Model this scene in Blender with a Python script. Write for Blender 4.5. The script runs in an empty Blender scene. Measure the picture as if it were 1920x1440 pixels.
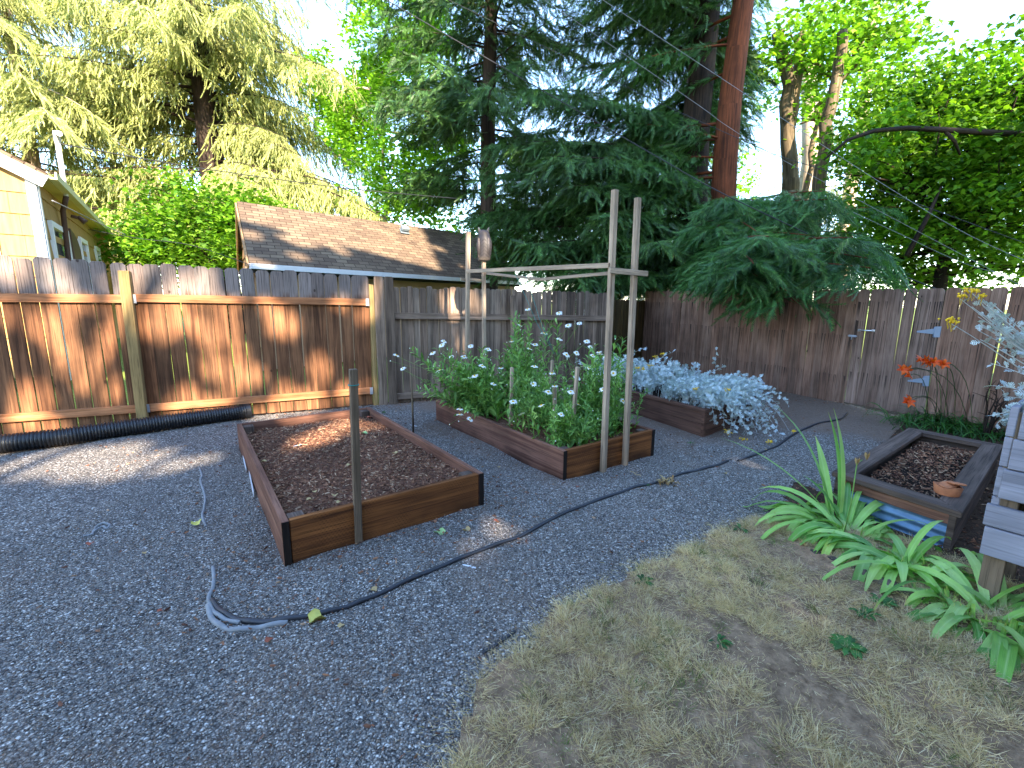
import bpy, math, random
import numpy as np
from mathutils import Vector, Matrix
from math import sin, cos, pi, radians, atan2, sqrt, hypot
random.seed(7); RS = np.random.RandomState(11)
S = bpy.context.scene; COL = S.collection
# ---------------------------------------------------------------- camera
F, PT, RL, CH = 850.0, .18, .01, 1.45
cam = bpy.data.cameras.new('camera'); co = bpy.data.objects.new('camera', cam); COL.objects.link(co)
cam.sensor_width = 36; cam.lens = 36*F/1920; cam.clip_start = .05; cam.clip_end = 900
_r0, _u0 = Vector((1,0,0)), Vector((0,sin(PT),cos(PT)))
_R = _r0*cos(RL)+_u0*sin(RL); _U = _u0*cos(RL)-_r0*sin(RL); _B = _R.cross(_U)
co.matrix_world = Matrix(((_R.x,_U.x,_B.x,0),(_R.y,_U.y,_B.y,0),(_R.z,_U.z,_B.z,CH),(0,0,0,1)))
S.camera = co
# ---------------------------------------------------------------- light
SAZ, SEL = atan2(.38,-.925), radians(29.6)           # sun behind the photographer, slightly right
SUN = Vector((sin(SAZ)*cos(SEL), cos(SAZ)*cos(SEL), sin(SEL)))
w = bpy.data.worlds.new("World"); S.world = w; w.use_nodes = True
nt = w.node_tree; bg = nt.nodes['Background']; sky = nt.nodes.new('ShaderNodeTexSky')
sky.sky_type = 'NISHITA'; sky.sun_disc = False; sky.sun_elevation = SEL; sky.sun_rotation = SAZ
sky.air_density = 1.0; sky.dust_density = .2; sky.ozone_density = 2.0
nt.links.new(sky.outputs[0], bg.inputs[0]); bg.inputs[1].default_value = .15
sl = bpy.data.lights.new('sun','SUN'); sl.energy = 3.8; sl.angle = radians(.7); sl.color = (1,.85,.66)
so = bpy.data.objects.new('sun', sl); COL.objects.link(so); so.rotation_euler = SUN.to_track_quat('Z','Y').to_euler()
S.view_settings.view_transform = 'Standard'; S.view_settings.look = 'None'
S.view_settings.exposure = 3.0; S.view_settings.gamma = 1
S.cycles.max_bounces = 6; S.cycles.diffuse_bounces = 3; S.cycles.transmission_bounces = 4
S.cycles.transparent_max_bounces = 4; S.cycles.use_denoising = True
# ---------------------------------------------------------------- measuring helpers (sight line -> point in the garden)
def ray(px,py):
    return _R*((px-960)/F)+_U*((720-py)/F)-_B
def G(px,py,z=0.):
    d = ray(px,py); t = (z-CH)/d.z; return Vector((d.x*t,d.y*t,z))
def W(px,py,Y):
    d = ray(px,py); t = Y/d.y; return Vector((d.x*t,Y,CH+d.z*t))
def Z(px,py,p):
    d = ray(px,py); return CH+d.z*hypot(p[0],p[1])/hypot(d.x,d.y)
def on_line(px,p0,p1,py=600):
    """point of the ground line p0-p1 whose vertical passes through the sight line px,py"""
    d = ray(px,py); ex,ey = p1[0]-p0[0],p1[1]-p0[1]
    t = (p0[1]*d.x-p0[0]*d.y)/(ex*d.y-ey*d.x); return Vector((p0[0]+ex*t,p0[1]+ey*t,0))
def lerp(a,b,t): return a+(b-a)*t
# ---------------------------------------------------------------- mesh builder
class MB:
    def __init__(s): s.v=[]; s.f=[]; s.uv=[]; s.m=[]; s.s=[]
    def face(s,vs,uvs=None,m=0,sm=False):
        b=len(s.v); s.v += [tuple(p) for p in vs]; s.f.append(tuple(range(b,b+len(vs))))
        s.uv += list(uvs) if uvs else [(0,0)]*len(vs); s.m.append(m); s.s.append(sm)
    def raw(s,vs,fs,m=0,sm=True,uvf=None):
        b=len(s.v); s.v += [tuple(p) for p in vs]
        for f in fs:
            s.f.append(tuple(b+i for i in f)); s.m.append(m); s.s.append(sm)
            s.uv += [uvf(vs[i]) if uvf else (0,0) for i in f]
    def prism(s,poly,o,ax,ay,az,th,m=0,along=1):
        """outline poly (2D) in plane ax,ay, extruded th along az; grain runs along axis 0/1 of the outline"""
        ou,ov = random.random()*40,random.random()*40
        P=[o+ax*a+ay*b for a,b in poly]; Q=[p+az*th for p in P]; n=len(P)
        uv=[((b,a) if along==1 else (a,b)) for a,b in poly]; uv=[(a+ou,b+ov) for a,b in uv]
        b0=len(s.v); s.v += [tuple(p) for p in P+Q]
        s.f.append(tuple(b0+i for i in range(n))[::-1]); s.uv += uv[::-1]; s.m.append(m); s.s.append(False)
        s.f.append(tuple(b0+n+i for i in range(n))); s.uv += uv; s.m.append(m); s.s.append(False)
        for i in range(n):
            j=(i+1)%n; s.f.append((b0+i,b0+j,b0+n+j,b0+n+i)); s.m.append(m); s.s.append(False)
            a,b=uv[i],uv[j]
            if abs(b[0]-a[0])>abs(b[1]-a[1]): s.uv += [a,b,(b[0],b[1]+th),(a[0],a[1]+th)]
            else: s.uv += [a,b,(b[0]+th,b[1]),(a[0]+th,a[1])]
    def beam(s,p0,p1,wd,th,up=(0,0,1),m=0):
        """board from p0 to p1 (centre line), wd across (perp to up), th along up"""
        p0,p1=Vector(p0),Vector(p1); ax=(p1-p0); L=ax.length; ax.normalize(); up=Vector(up)
        sd=up.cross(ax); 
        if sd.length<1e-4: sd=Vector((1,0,0))
        sd.normalize(); up=ax.cross(sd).normalized()
        s.prism([(0,-wd/2),(L,-wd/2),(L,wd/2),(0,wd/2)],p0-up*th/2,ax,sd,up,th,m,0)
    def tube(s,pts,r,n=8,m=0,cap=True,sm=True):
        pts=[Vector(p) for p in pts]; k=len(pts); rr=r if isinstance(r,(list,tuple)) else [r]*k
        b=len(s.v); ref=None; acc=random.random()*10
        us=[]
        for i,p in enumerate(pts):
            t=(pts[min(i+1,k-1)]-pts[max(i-1,0)]); t.normalize()
            if ref is None: ref=Vector((0,0,1)) if abs(t.z)<.9 else Vector((1,0,0))
            a=t.cross(ref); 
            if a.length<1e-5: a=t.orthogonal()
            a.normalize(); c=a.cross(t); ref=c
            if i: acc+=(pts[i]-pts[i-1]).length
            us.append(acc)
            for j in range(n):
                q=2*pi*j/n; s.v.append(tuple(p+(a*cos(q)+c*sin(q))*rr[i]))
        for i in range(k-1):
            for j in range(n):
                j2=(j+1)%n; s.f.append((b+i*n+j,b+i*n+j2,b+(i+1)*n+j2,b+(i+1)*n+j)); s.m.append(m); s.s.append(sm)
                v0,v1=j/n*rr[i]*6.3,(j+1)/n*rr[i]*6.3
                s.uv += [(us[i],v0),(us[i],v1),(us[i+1],v1),(us[i+1],v0)]
        if cap:
            s.f.append(tuple(b+j for j in range(n))[::-1]); s.m.append(m); s.s.append(False); s.uv+=[(0,0)]*n
            s.f.append(tuple(b+(k-1)*n+j for j in range(n))); s.m.append(m); s.s.append(False); s.uv+=[(0,0)]*n
    def ribbon(s,pts,ws,side,fold=.0,m=0):
        """leaf blade: strip along pts, half widths ws, side vector, V fold"""
        pts=[Vector(p) for p in pts]; k=len(pts); b=len(s.v); side=Vector(side)
        for i,p in enumerate(pts):
            t=(pts[min(i+1,k-1)]-pts[max(i-1,0)]).normalized(); sd=side-t*side.dot(t); sd.normalize(); n=sd.cross(t)
            s.v += [tuple(p-sd*ws[i]+n*fold*ws[i]),tuple(p),tuple(p+sd*ws[i]+n*fold*ws[i])]
        for i in range(k-1):
            for j in (0,1):
                a=b+i*3+j; s.f.append((a,a+1,a+4,a+3)); s.m.append(m); s.s.append(True)
                s.uv += [(i/k,j/2),(i/k,(j+1)/2),((i+1)/k,(j+1)/2),((i+1)/k,j/2)]
    def build(s,name,mats,parent=None,bevel=0,loc=None):
        me=bpy.data.meshes.new(name); me.from_pydata(s.v,[],s.f); me.update()
        for m in (mats if isinstance(mats,(list,tuple)) else [mats]): me.materials.append(m)
        me.polygons.foreach_set('material_index',s.m); me.polygons.foreach_set('use_smooth',s.s)
        ul=me.uv_layers.new(name='UVMap'); ul.data.foreach_set('uv',[c for q in s.uv for c in q])
        return link(name,me,parent,bevel)
def link(name,me,parent=None,bevel=0):
    o=bpy.data.objects.new(name,me); COL.objects.link(o)
    if parent is not None:
        o.parent=parent; o.matrix_parent_inverse=parent.matrix_basis.inverted()
    if bevel:
        b=o.modifiers.new('bevel','BEVEL'); b.width=bevel; b.segments=1; b.limit_method='ANGLE'
    return o
def tag(o,label=None,cat=None,group=None,kind=None):
    for k,v in (('label',label),('category',cat),('group',group),('kind',kind)):
        if v: o[k]=v
    return o
def thing(name,loc,label,cat,group=None):
    o=bpy.data.objects.new(name,None); COL.objects.link(o); o.location=loc; o.empty_display_size=.1
    return tag(o,label,cat,group)
def npmesh(name,V,Fc,mat,parent=None,smooth=False):
    """V (n,3), Fc (m,3) triangles"""
    me=bpy.data.meshes.new(name); V=np.asarray(V,np.float32); Fc=np.asarray(Fc,np.int32)
    me.vertices.add(len(V)); me.vertices.foreach_set('co',V.ravel())
    me.loops.add(Fc.size); me.loops.foreach_set('vertex_index',Fc.ravel())
    me.polygons.add(len(Fc)); me.polygons.foreach_set('loop_start',np.arange(0,Fc.size,3,dtype=np.int32))
    me.polygons.foreach_set('loop_total',np.full(len(Fc),3,np.int32))
    me.polygons.foreach_set('use_smooth',np.full(len(Fc),smooth))
    me.update(calc_edges=True)
    for m in (mat if isinstance(mat,(list,tuple)) else [mat]): me.materials.append(m)
    return link(name,me,parent)
def frames(D,roll=None,up=(0,0,1)):
    """N direction vectors -> (N,3,3) matrices with column x = D, z near up, rolled"""
    D=D/np.linalg.norm(D,axis=1,keepdims=True); u=np.tile(np.array(up,float),(len(D),1))
    y=np.cross(u,D); l=np.linalg.norm(y,axis=1,keepdims=True); y=np.where(l<1e-3,np.array([[0,1.,0]]),y/np.maximum(l,1e-3))
    y/=np.linalg.norm(y,axis=1,keepdims=True); z=np.cross(D,y)
    if roll is not None:
        c,s_=np.cos(roll)[:,None],np.sin(roll)[:,None]; y,z=y*c+z*s_,-y*s_+z*c
    return np.stack([D,y,z],axis=2)
def scatter(name,pV,pF,pos,R,sc,mat,parent=None,smooth=False):
    pV=np.asarray(pV,float); pF=np.asarray(pF,int); pos=np.asarray(pos,float); n=len(pos); sc=np.asarray(sc,float)
    if sc.ndim==1: sc=sc[:,None]*np.ones((1,3))
    V=np.einsum('nij,nkj->nki',R,pV[None]*sc[:,None,:])+pos[:,None,:]
    Fc=pF[None]+(np.arange(n)*len(pV))[:,None,None]
    return npmesh(name,V.reshape(-1,3),Fc.reshape(-1,3),mat,parent,smooth)
def rdir(n,zmin=-1,zmax=1):
    a=RS.rand(n)*2*pi; z=zmin+(zmax-zmin)*RS.rand(n); r=np.sqrt(np.maximum(0,1-z*z)); return np.stack([r*np.cos(a),r*np.sin(a),z],1)
# ---------------------------------------------------------------- materials
def lin(c):
    return tuple([(x/12.92 if x<=.04045 else ((x+.055)/1.055)**2.4) for x in c[:3]])+(1,)
def hx(h): return lin([int(h[i:i+2],16)/255 for i in (0,2,4)])
class NT:
    def __init__(s,name,rough=.8,spec=.3):
        s.m=bpy.data.materials.new(name); s.m.use_nodes=True; s.t=s.m.node_tree; s.b=s.t.nodes['Principled BSDF']
        s.b.inputs['Roughness'].default_value=rough; s.b.inputs['Specular IOR Level'].default_value=spec
    def n(s,typ,out=0,props=None,**inp):
        nd=s.t.nodes.new('ShaderNode'+typ)
        for k,v in (props or {}).items(): setattr(nd,k,v)
        for k,v in inp.items():
            key=int(k[1:]) if k[0]=='i' and k[1:].isdigit() else k.replace('_',' ')
            s.set(nd.inputs[key],v)
        return nd.outputs[out]
    def set(s,sock,v):
        if isinstance(v,bpy.types.NodeSocket): s.t.links.new(v,sock)
        else: sock.default_value=v
    def coord(s,k='Object'): return s.t.nodes.new('ShaderNodeTexCoord').outputs[k]
    def map(s,v,sc=(1,1,1),loc=(0,0,0),rot=(0,0,0)): return s.n('Mapping',Vector=v,Scale=sc,Location=loc,Rotation=rot)
    def noise(s,v,scale=5,detail=3,rough=.55,dist=0.): return s.n('TexNoise',Vector=v,Scale=scale,Detail=detail,Roughness=rough,Distortion=dist)
    def ramp(s,f,stops,interp='LINEAR'):
        nd=s.t.nodes.new('ShaderNodeValToRGB'); s.t.links.new(f,nd.inputs[0]); cr=nd.color_ramp; cr.interpolation=interp
        while len(cr.elements)<len(stops): cr.elements.new(.5)
        for e,(p,c) in zip(cr.elements,stops): e.position=p; e.color=c if len(c)==4 else tuple(c)+(1,)
        return nd.outputs[0]
    def mix(s,f,a,b,mode='MIX'):
        nd=s.t.nodes.new('ShaderNodeMix'); nd.data_type='RGBA'; nd.blend_type=mode
        s.set(nd.inputs[0],f); s.set(nd.inputs[6],a); s.set(nd.inputs[7],b); return nd.outputs[2]
    def math(s,op,a,b=0.,c=0.,clamp=False):
        nd=s.t.nodes.new('ShaderNodeMath'); nd.operation=op; nd.use_clamp=clamp
        s.set(nd.inputs[0],a); s.set(nd.inputs[1],b); s.set(nd.inputs[2],c); return nd.outputs[0]
    def mr(s,v,a,b,c=0.,d=1.): return s.n('MapRange',Value=v,From_Min=a,From_Max=b,To_Min=c,To_Max=d)
    def rnd(s): return s.t.nodes.new('ShaderNodeNewGeometry').outputs['Random Per Island']
    def bump(s,h,strength=.4,dist=.01): s.t.links.new(s.n('Bump',Strength=strength,Distance=dist,Height=h),s.b.inputs['Normal'])
    def color(s,c): s.set(s.b.inputs['Base Color'],c)
BW=lambda v:(v,v,v,1)
def mat_plain(name,c,rough=.7,var=.15,scale=8,metal=0,spec=.3,bump=0.):
    k=NT(name,rough,spec); v=k.coord(); n=k.noise(v,scale,4)
    c=hx(c) if isinstance(c,str) else c
    d=tuple(x*(1-var*1.6) for x in c[:3])+(1,); e=tuple(min(1,x*(1+var)) for x in c[:3])+(1,)
    k.color(k.mix(n,d,e)); k.b.inputs['Metallic'].default_value=metal
    if bump: k.bump(k.noise(v,scale*8,4),bump,.004)
    return k.m
def mat_wood(name,dark,light,grey=None,gz=None,knots=.5,dashes=False,stain=None,rough=.85,bump=.5,var=.35,foot_tone=None,fc=.42):
    """weathered timber; grain runs along U (metres). grey: second colour above gz=(z0,z1)"""
    k=NT(name,rough,.2); uv=k.coord('UV'); P=k.coord('Object')
    fine=k.noise(k.map(uv,(2.5,95,1)),1,4,.65); broad=k.noise(k.map(uv,(.9,16,1)),1,3,.6,.6)
    c=k.mix(k.mr(broad,.3,.7),hx(dark),hx(light))
    if grey:  # boards blend to a greyer tone with height
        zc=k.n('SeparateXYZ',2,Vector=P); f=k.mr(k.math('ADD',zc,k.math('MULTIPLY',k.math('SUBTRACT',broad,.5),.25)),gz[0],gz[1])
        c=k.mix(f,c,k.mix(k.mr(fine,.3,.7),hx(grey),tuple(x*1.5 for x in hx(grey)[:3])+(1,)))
    r=k.rnd(); c=k.mix(1,c,k.mix(k.mr(r,0,1),BW(1-var),BW(1+var*.8)),'MULTIPLY')
    hue=k.noise(k.n('CombineXYZ',X=k.math('MULTIPLY',r,57)),3,0); c=k.mix(k.mr(hue,.3,.8,0,.35),c,k.mix(1,c,(1.25,.85,.66,1),'MULTIPLY'))
    c=k.mix(k.mr(fine,.36,.5,.85,0),c,k.mix(1,c,BW(fc),'MULTIPLY'))
    patch=k.noise(k.map(P,(1,1,1)),2.3,3); c=k.mix(k.mr(patch,.42,.68,0,.6),c,k.mix(1,c,BW(.5),'MULTIPLY'))
    h=fine
    if knots:
        vo=k.t.nodes.new('ShaderNodeTexVoronoi'); vo.inputs['Scale'].default_value=3.1; k.t.links.new(k.map(uv,(1,1.6,0)),vo.inputs['Vector'])
        d=vo.outputs['Distance']; sel=k.math('GREATER_THAN',k.n('SeparateColor',0,Color=vo.outputs['Color']),1-knots)
        kn=k.math('MULTIPLY',k.mr(d,.05,.075,1,0),sel); ring=k.math('MULTIPLY',k.math('MULTIPLY',k.mr(d,.075,.17,.5,0),sel),k.math('SINE',k.math('MULTIPLY',d,150.)))
        c=k.mix(k.math('MULTIPLY',kn,.8),c,(.03,.016,.009,1)); c=k.mix(k.math('MAXIMUM',ring,0),c,k.mix(1,c,BW(.5),'MULTIPLY'))
    if dashes:
        br=k.n('TexBrick',1,dict(offset=.5),Vector=k.map(uv,(1,1,1)),Scale=1.,Mortar_Size=.0022,Brick_Width=.021,Row_Height=.0085,Mortar_Smooth=.1,Color1=BW(0),Color2=BW(0),Mortar=BW(0))
        bx=k.n('SeparateXYZ',0,Vector=k.map(uv,(47,1,1))); by=k.n('SeparateXYZ',1,Vector=k.map(uv,(1,75,1)))
        row=k.math('FLOOR',by); fx=k.math('FRACT',k.math('ADD',bx,k.math('MULTIPLY',row,.37))); fy=k.math('FRACT',by)
        da=k.math('MULTIPLY',k.math('LESS_THAN',fx,.45),k.math('LESS_THAN',fy,.22))
        da=k.math('MULTIPLY',da,k.mr(k.noise(uv,5,2),.42,.6)); c=k.mix(k.math('MULTIPLY',da,.75),c,(.012,.007,.004,1))
    if foot_tone:  # darker brown patches towards the foot of the board
        zc=k.n('SeparateXYZ',2,Vector=P); c=k.mix(k.math('MULTIPLY',k.mr(zc,foot_tone[1],foot_tone[2],1,0),k.mr(patch,.35,.65)),c,hx(foot_tone[0]))
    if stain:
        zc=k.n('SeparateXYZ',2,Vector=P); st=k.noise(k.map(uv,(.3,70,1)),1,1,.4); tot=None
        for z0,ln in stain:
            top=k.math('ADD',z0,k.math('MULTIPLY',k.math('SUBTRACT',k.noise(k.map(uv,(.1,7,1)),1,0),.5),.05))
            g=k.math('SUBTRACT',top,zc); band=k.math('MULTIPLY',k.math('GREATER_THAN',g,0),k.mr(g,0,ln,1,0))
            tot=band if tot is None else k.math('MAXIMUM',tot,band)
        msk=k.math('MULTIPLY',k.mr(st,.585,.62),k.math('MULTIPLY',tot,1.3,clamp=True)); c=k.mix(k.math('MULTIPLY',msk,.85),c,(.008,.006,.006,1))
    k.color(c); k.bump(h,bump,.004)
    return k.m
def mat_leaf(name,cols,trans=.35,rough=.55,nscale=1.2,spec=.35,dark=.55):
    k=NT(name,rough,spec); r=k.rnd(); n=len(cols)
    c=k.ramp(r,[(i/(n-1) if n>1 else 0,hx(x)) for i,x in enumerate(cols)])
    ns=k.noise(k.coord(),nscale,3); c=k.mix(k.mr(ns,.35,.65),k.mix(1,c,BW(dark),'MULTIPLY'),c); k.color(c)
    if trans:
        tr=k.n('BsdfTranslucent',Color=k.mix(1,c,(1.25,1.35,.6,1),'MULTIPLY')); mx=k.t.nodes.new('ShaderNodeMixShader'); mx.inputs[0].default_value=trans
        out=k.t.nodes['Material Output']; k.t.links.new(k.b.outputs[0],mx.inputs[1]); k.t.links.new(tr,mx.inputs[2]); k.t.links.new(mx.outputs[0],out.inputs[0])
    return k.m
M={}
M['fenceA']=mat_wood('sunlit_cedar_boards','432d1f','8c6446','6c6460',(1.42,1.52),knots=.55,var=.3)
M['railA']=mat_wood('new_cedar_rail','8a5a3a','b5805a',knots=.4,var=.12)
M['postA']=mat_wood('treated_post','7d6a45','a48c5e',knots=.3,var=.1)
M['fenceB']=mat_wood('old_grey_boards','4d4036','907e6e',knots=.3,var=.38,bump=1.)
M['fenceD']=mat_wood('mossy_corner_boards','3c3218','6b5a30',knots=.2,var=.3)
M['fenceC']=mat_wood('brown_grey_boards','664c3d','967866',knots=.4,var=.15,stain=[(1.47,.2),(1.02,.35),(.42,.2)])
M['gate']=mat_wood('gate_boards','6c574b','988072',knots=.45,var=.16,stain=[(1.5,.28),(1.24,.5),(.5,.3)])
M['bed']=mat_wood('treated_brown_board','4a2b18','945f33',knots=.25,var=.14,dashes=True,foot_tone=('1e120c',-.02,.10))
M['bedside']=mat_wood('reddish_bed_board','54372c','84604f',knots=.2,var=.15,foot_tone=('2a1a14',-.02,.08))
M['bedtop']=mat_wood('grey_bed_rim','4a3c35','7b685b',knots=.15,var=.2,bump=.8)
M['darkend']=mat_wood('dark_end_grain','14100e','2a211c',knots=0,var=.1)
M['bed3']=mat_wood('dull_brown_planks','4b352c','6f5244',knots=.2,var=.15)
M['cap']=mat_wood('dark_cap_board','3a302a','685950',knots=.3,var=.18)
M['pole']=mat_wood('silvery_batten','8a7866','b8a690',knots=.25,var=.1,bump=.3)
M['stake']=mat_wood('brown_grey_stake','54483a','7d6d5b',knots=.2,var=.1)
M['silver']=mat_wood('blue_grey_plank','73757f','9a9ca8',knots=.8,var=.1,bump=.25,fc=.72)
M['log']=mat_wood('rotting_edging','3a332d','6d6259',knots=.1,var=.1,bump=1.)
M['redbark']=mat_wood('redwood_bark','3d2114','7a4429',knots=.12,var=.1,bump=1.)
M['bark']=mat_wood('dark_bark','1b1512','40342b',knots=.1,var=.1,bump=1.)
M['greybark']=mat_wood('mossy_bark','3d3524','7c705a',knots=.1,var=.1,bump=1.)
M['palebark']=mat_wood('pale_bark','8d7b68','c6b49d',knots=.1,var=.1,bump=.6)
M['blackpipe']=mat_plain('black_plastic',(.012,.013,.016,1),.42,.2,spec=.5)
M['hose']=mat_plain('dusty_black_hose',(.018,.021,.03,1),.5,.5,14,spec=.5,bump=.3)
M['tape']=mat_plain('faded_grey_tubing',(.21,.22,.23,1),.6,.3,20)
M['white']=mat_plain('white_paint',(.75,.74,.72,1),.6,.06)
M['whiteplastic']=mat_plain('white_plastic',(.62,.64,.68,1),.5,.08)
M['metal']=mat_plain('galvanised_metal',(.42,.47,.55,1),.45,.15,30,metal=.6)
M['bluemetal']=mat_plain('dull_blue_galvanised',(.13,.22,.33,1),.5,.35,14,metal=.35)
M['chrome']=mat_plain('bright_steel',(.8,.82,.85,1),.3,.05,metal=.8)
M['steel_blue']=mat_plain('grey_hinge',(.23,.28,.35,1),.5,.15,30,metal=.3)
M['glass']=mat_plain('window_glass',(.05,.06,.07,1),.1,.1,spec=.8)
M['terra']=mat_plain('terracotta',(.42,.15,.065,1),.85,.35,25,bump=.3)
M['conduit']=mat_plain('brown_conduit',(.10,.055,.04,1),.6,.2)
M['dark']=mat_plain('dark_gap',(.02,.018,.016,1),.9,.1)
M['string']=mat_plain('teal_string',(.02,.22,.2,1),.7,.1)
M['wire']=mat_plain('cable',(.02,.02,.022,1),.6,.1)
M['palewire']=mat_plain('pale_cable',(.2,.2,.21,1),.5,.1)
M['brickwall']=mat_plain('orange_stucco',(.50,.23,.12,1),.9,.2,3)
M['tan']=mat_plain('tan_wall',(.42,.27,.16,1),.9,.12,4)
M['vent']=mat_plain('roof_vent_grey',(.13,.16,.18,1),.6,.1)
M['chip']=mat_leaf('bark_chips',['45291f','7a4f3b','a57658','5a3a2c','c8a584'],0,.9,3)
M['pebble']=mat_leaf('pebbles',['55524f','94918d','73706d','b0ada8','6a5d52','d6d2cc','8d7a68','827e7a'],0,.75,1.3,dark=.72)
M['petal']=mat_leaf('white_petals',['e9ecf2','f7f8fa'],.25,.6,5,dark=.9)
M['yellow']=mat_plain('yellow_florets',(.75,.48,.02,1),.7,.2)
M['orange']=mat_leaf('orange_petals',['e8560f','f4701c','d8480c'],.3,.5,5,dark=.85)
M['daisyleaf']=mat_leaf('daisy_leaves',['4c7636','7aaa54','639344','a5cc72','8ab860'],.3,.5,4,dark=.6)
M['daisystem']=mat_leaf('daisy_stems',['5d8a3a','7ba050','4c7230'],.1,.6,4,dark=.8)
M['iris']=mat_leaf('iris_leaves',['6fa845','94c65c','add874','5a9845','bfe088','82b85c'],.35,.42,5,dark=.7)
M['lily']=mat_leaf('daylily_leaves',['234f17','35691f','1c4316','4a7f2c'],.25,.5,4,dark=.6)
M['miller']=mat_leaf('silver_felted_leaves',['bccdd2','d3e0e4','a9bcc3','e8f0f1'],.12,.85,4,dark=.72)
M['millerdry']=mat_leaf('dry_silver_stems',['b3b6b2','d0d2cc','bdbab2'],.0,.85,4,dark=.7)
M['dryleaf']=mat_leaf('dry_leaves',['a88a5c','8f6a40','c2a878','7b5232'],.15,.8,4,dark=.8)
M['redwood']=mat_leaf('redwood_needles',['24401c','3d6029','4c7436','2c4a20','66904a'],.18,.5,.9,dark=.5)
M['redtip']=mat_leaf('redwood_low_sprays',['33602c','4c803e','2c4f26','66974e'],.2,.5,1.2,dark=.5)
M['deodar']=mat_leaf('golden_drooping_needles',['8a9048','b0b46a','6d7a38','c8ca88','98a456'],.25,.7,.8,dark=.6)
M['maple']=mat_leaf('bright_maple_leaves',['47761a','6c9a22','86b12c','5a8c1e','38621a'],.45,.5,.9,dark=.5)
M['lightgreen']=mat_leaf('fresh_green_leaves',['5b9020','83b52e','9ccb3c','6ca028'],.45,.5,.9,dark=.6)
M['canopy']=mat_leaf('canopy_leaves',['2f4f1c','3d6424','4a7530'],.0,.6,1)
M['weed']=mat_leaf('weed_leaves',['2f5f24','417a30','28501f'],.25,.5,4)
M['straw']=mat_leaf('dry_lawn_blades',['dcc08e','ecd6a6','c6a878','f4e4c0','aea068','e0c492','ceb088'],.2,.8,1.4,dark=.72)
M['greenblade']=mat_leaf('green_lawn_blades',['55702c','6d8838','435c24','879650'],.25,.7,3)
def add_veins(m,n=9,amt=.25):
    t=m.node_tree; b=t.nodes['Principled BSDF']; k=NT.__new__(NT); k.m=m; k.t=t; k.b=b
    src=b.inputs['Base Color'].links[0].from_socket; uv=k.coord('UV'); v=k.n('SeparateXYZ',1,Vector=uv); u_=k.n('SeparateXYZ',0,Vector=uv)
    st=k.math('MULTIPLY',k.math('ADD',k.math('SINE',k.math('MULTIPLY',v,n*6.28)),1.),.5); mid=k.mr(k.math('ABSOLUTE',k.math('SUBTRACT',v,.5)),0,.12,1,0)
    c=k.mix(k.math('MULTIPLY',st,amt),src,k.mix(1,src,BW(.5),'MULTIPLY')); c=k.mix(k.math('MULTIPLY',mid,.35),c,hx('c8e09a')); c=k.mix(k.mr(k.math('ADD',u_,k.math('MULTIPLY',k.noise(k.coord(),9,2),.35)),.98,1.12,0,.9),c,hx('b59a5a')); c=k.mix(k.mr(k.noise(k.coord(),45,2),.66,.7,0,.5),c,hx('8a8a3a')); b.inputs['Base Color'].links; t.links.new(c,b.inputs['Base Color']); k.bump(st,.25,.002)
add_veins(M['iris'])
def mat_gravel():
    k=NT('gravel',.85,.25); P=k.coord(); Pn=k.n('VectorMath',0,dict(operation='ADD'),i0=P,i1=k.n('VectorMath',0,dict(operation='SCALE'),i0=k.n('TexNoise',1,Vector=P,Scale=60.,Detail=1.),Scale=.01))
    vo=k.t.nodes.new('ShaderNodeTexVoronoi'); vo.inputs['Scale'].default_value=100; vo.inputs['Randomness'].default_value=1; k.t.links.new(Pn,vo.inputs['Vector'])
    r=k.n('SeparateColor',0,Color=vo.outputs['Color'])
    c=k.ramp(r,[(0,hx('3d3a38')),(.3,hx('6f6c69')),(.55,hx('95918c')),(.75,hx('6f6053')),(.9,hx('b3afa8')),(1,hx('dedad4'))])
    e=k.mr(vo.outputs['Distance'],.35,.75,1,0); c=k.mix(k.mr(e,0,1,.6,0),c,(.02,.018,.02,1))
    big=k.noise(P,.8,5,.6); soil=k.mix(k.noise(P,30,4,.7),hx('54433a'),hx('9a8371'))
    # fine soil shows through away from the thick gravel (far right, around the beds)
    sx=k.n('SeparateXYZ',0,Vector=P); sy=k.n('SeparateXYZ',1,Vector=P)
    far=k.mr(k.math('ADD',sy,k.math('MULTIPLY',sx,.25)),4.4,6.6,-.12,.30); nb=k.mr(k.math('ABSOLUTE',k.math('SUBTRACT',k.math('ADD',k.math('MULTIPLY',sx,.58),k.math('MULTIPLY',sy,-.2)),-.9)),0,1.1,.16,0)
    f=k.mr(k.math('ADD',k.math('ADD',big,far),nb),.48,.72,0,.85)
    c=k.mix(f,c,soil)
    spk=k.noise(P,70,3,.7); c=k.mix(k.mr(spk,.60,.66,0,.6),c,hx('4a2d22'))
    k.color(c); k.bump(k.math('ADD',e,k.noise(P,14,3)),.9,.010); return k.m
def mat_soil(name,a,b,sc=26,bs=.9):
    k=NT(name,.95,.1); P=k.coord(); n=k.noise(P,sc,6,.75); k.color(k.mix(k.mr(n,.3,.7),hx(a),hx(b))); k.bump(k.math('ADD',n,k.noise(P,sc*4,3)),bs,.015); return k.m
M['gravel']=mat_gravel(); M['earth']=mat_soil('bare_earth','2e241d','5c4a3c'); M['bedsoil']=mat_soil('bed_soil','45302a','8e6650',34)
M['darksoil']=mat_soil('dark_bed_soil','120d0b','33271f',34); M['lawnsoil']=mat_soil('lawn_soil','5a4838','a88c70',18)
M['yardgrass']=mat_soil('neighbour_lawn','5a6a2c','8a9448',8)
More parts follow.
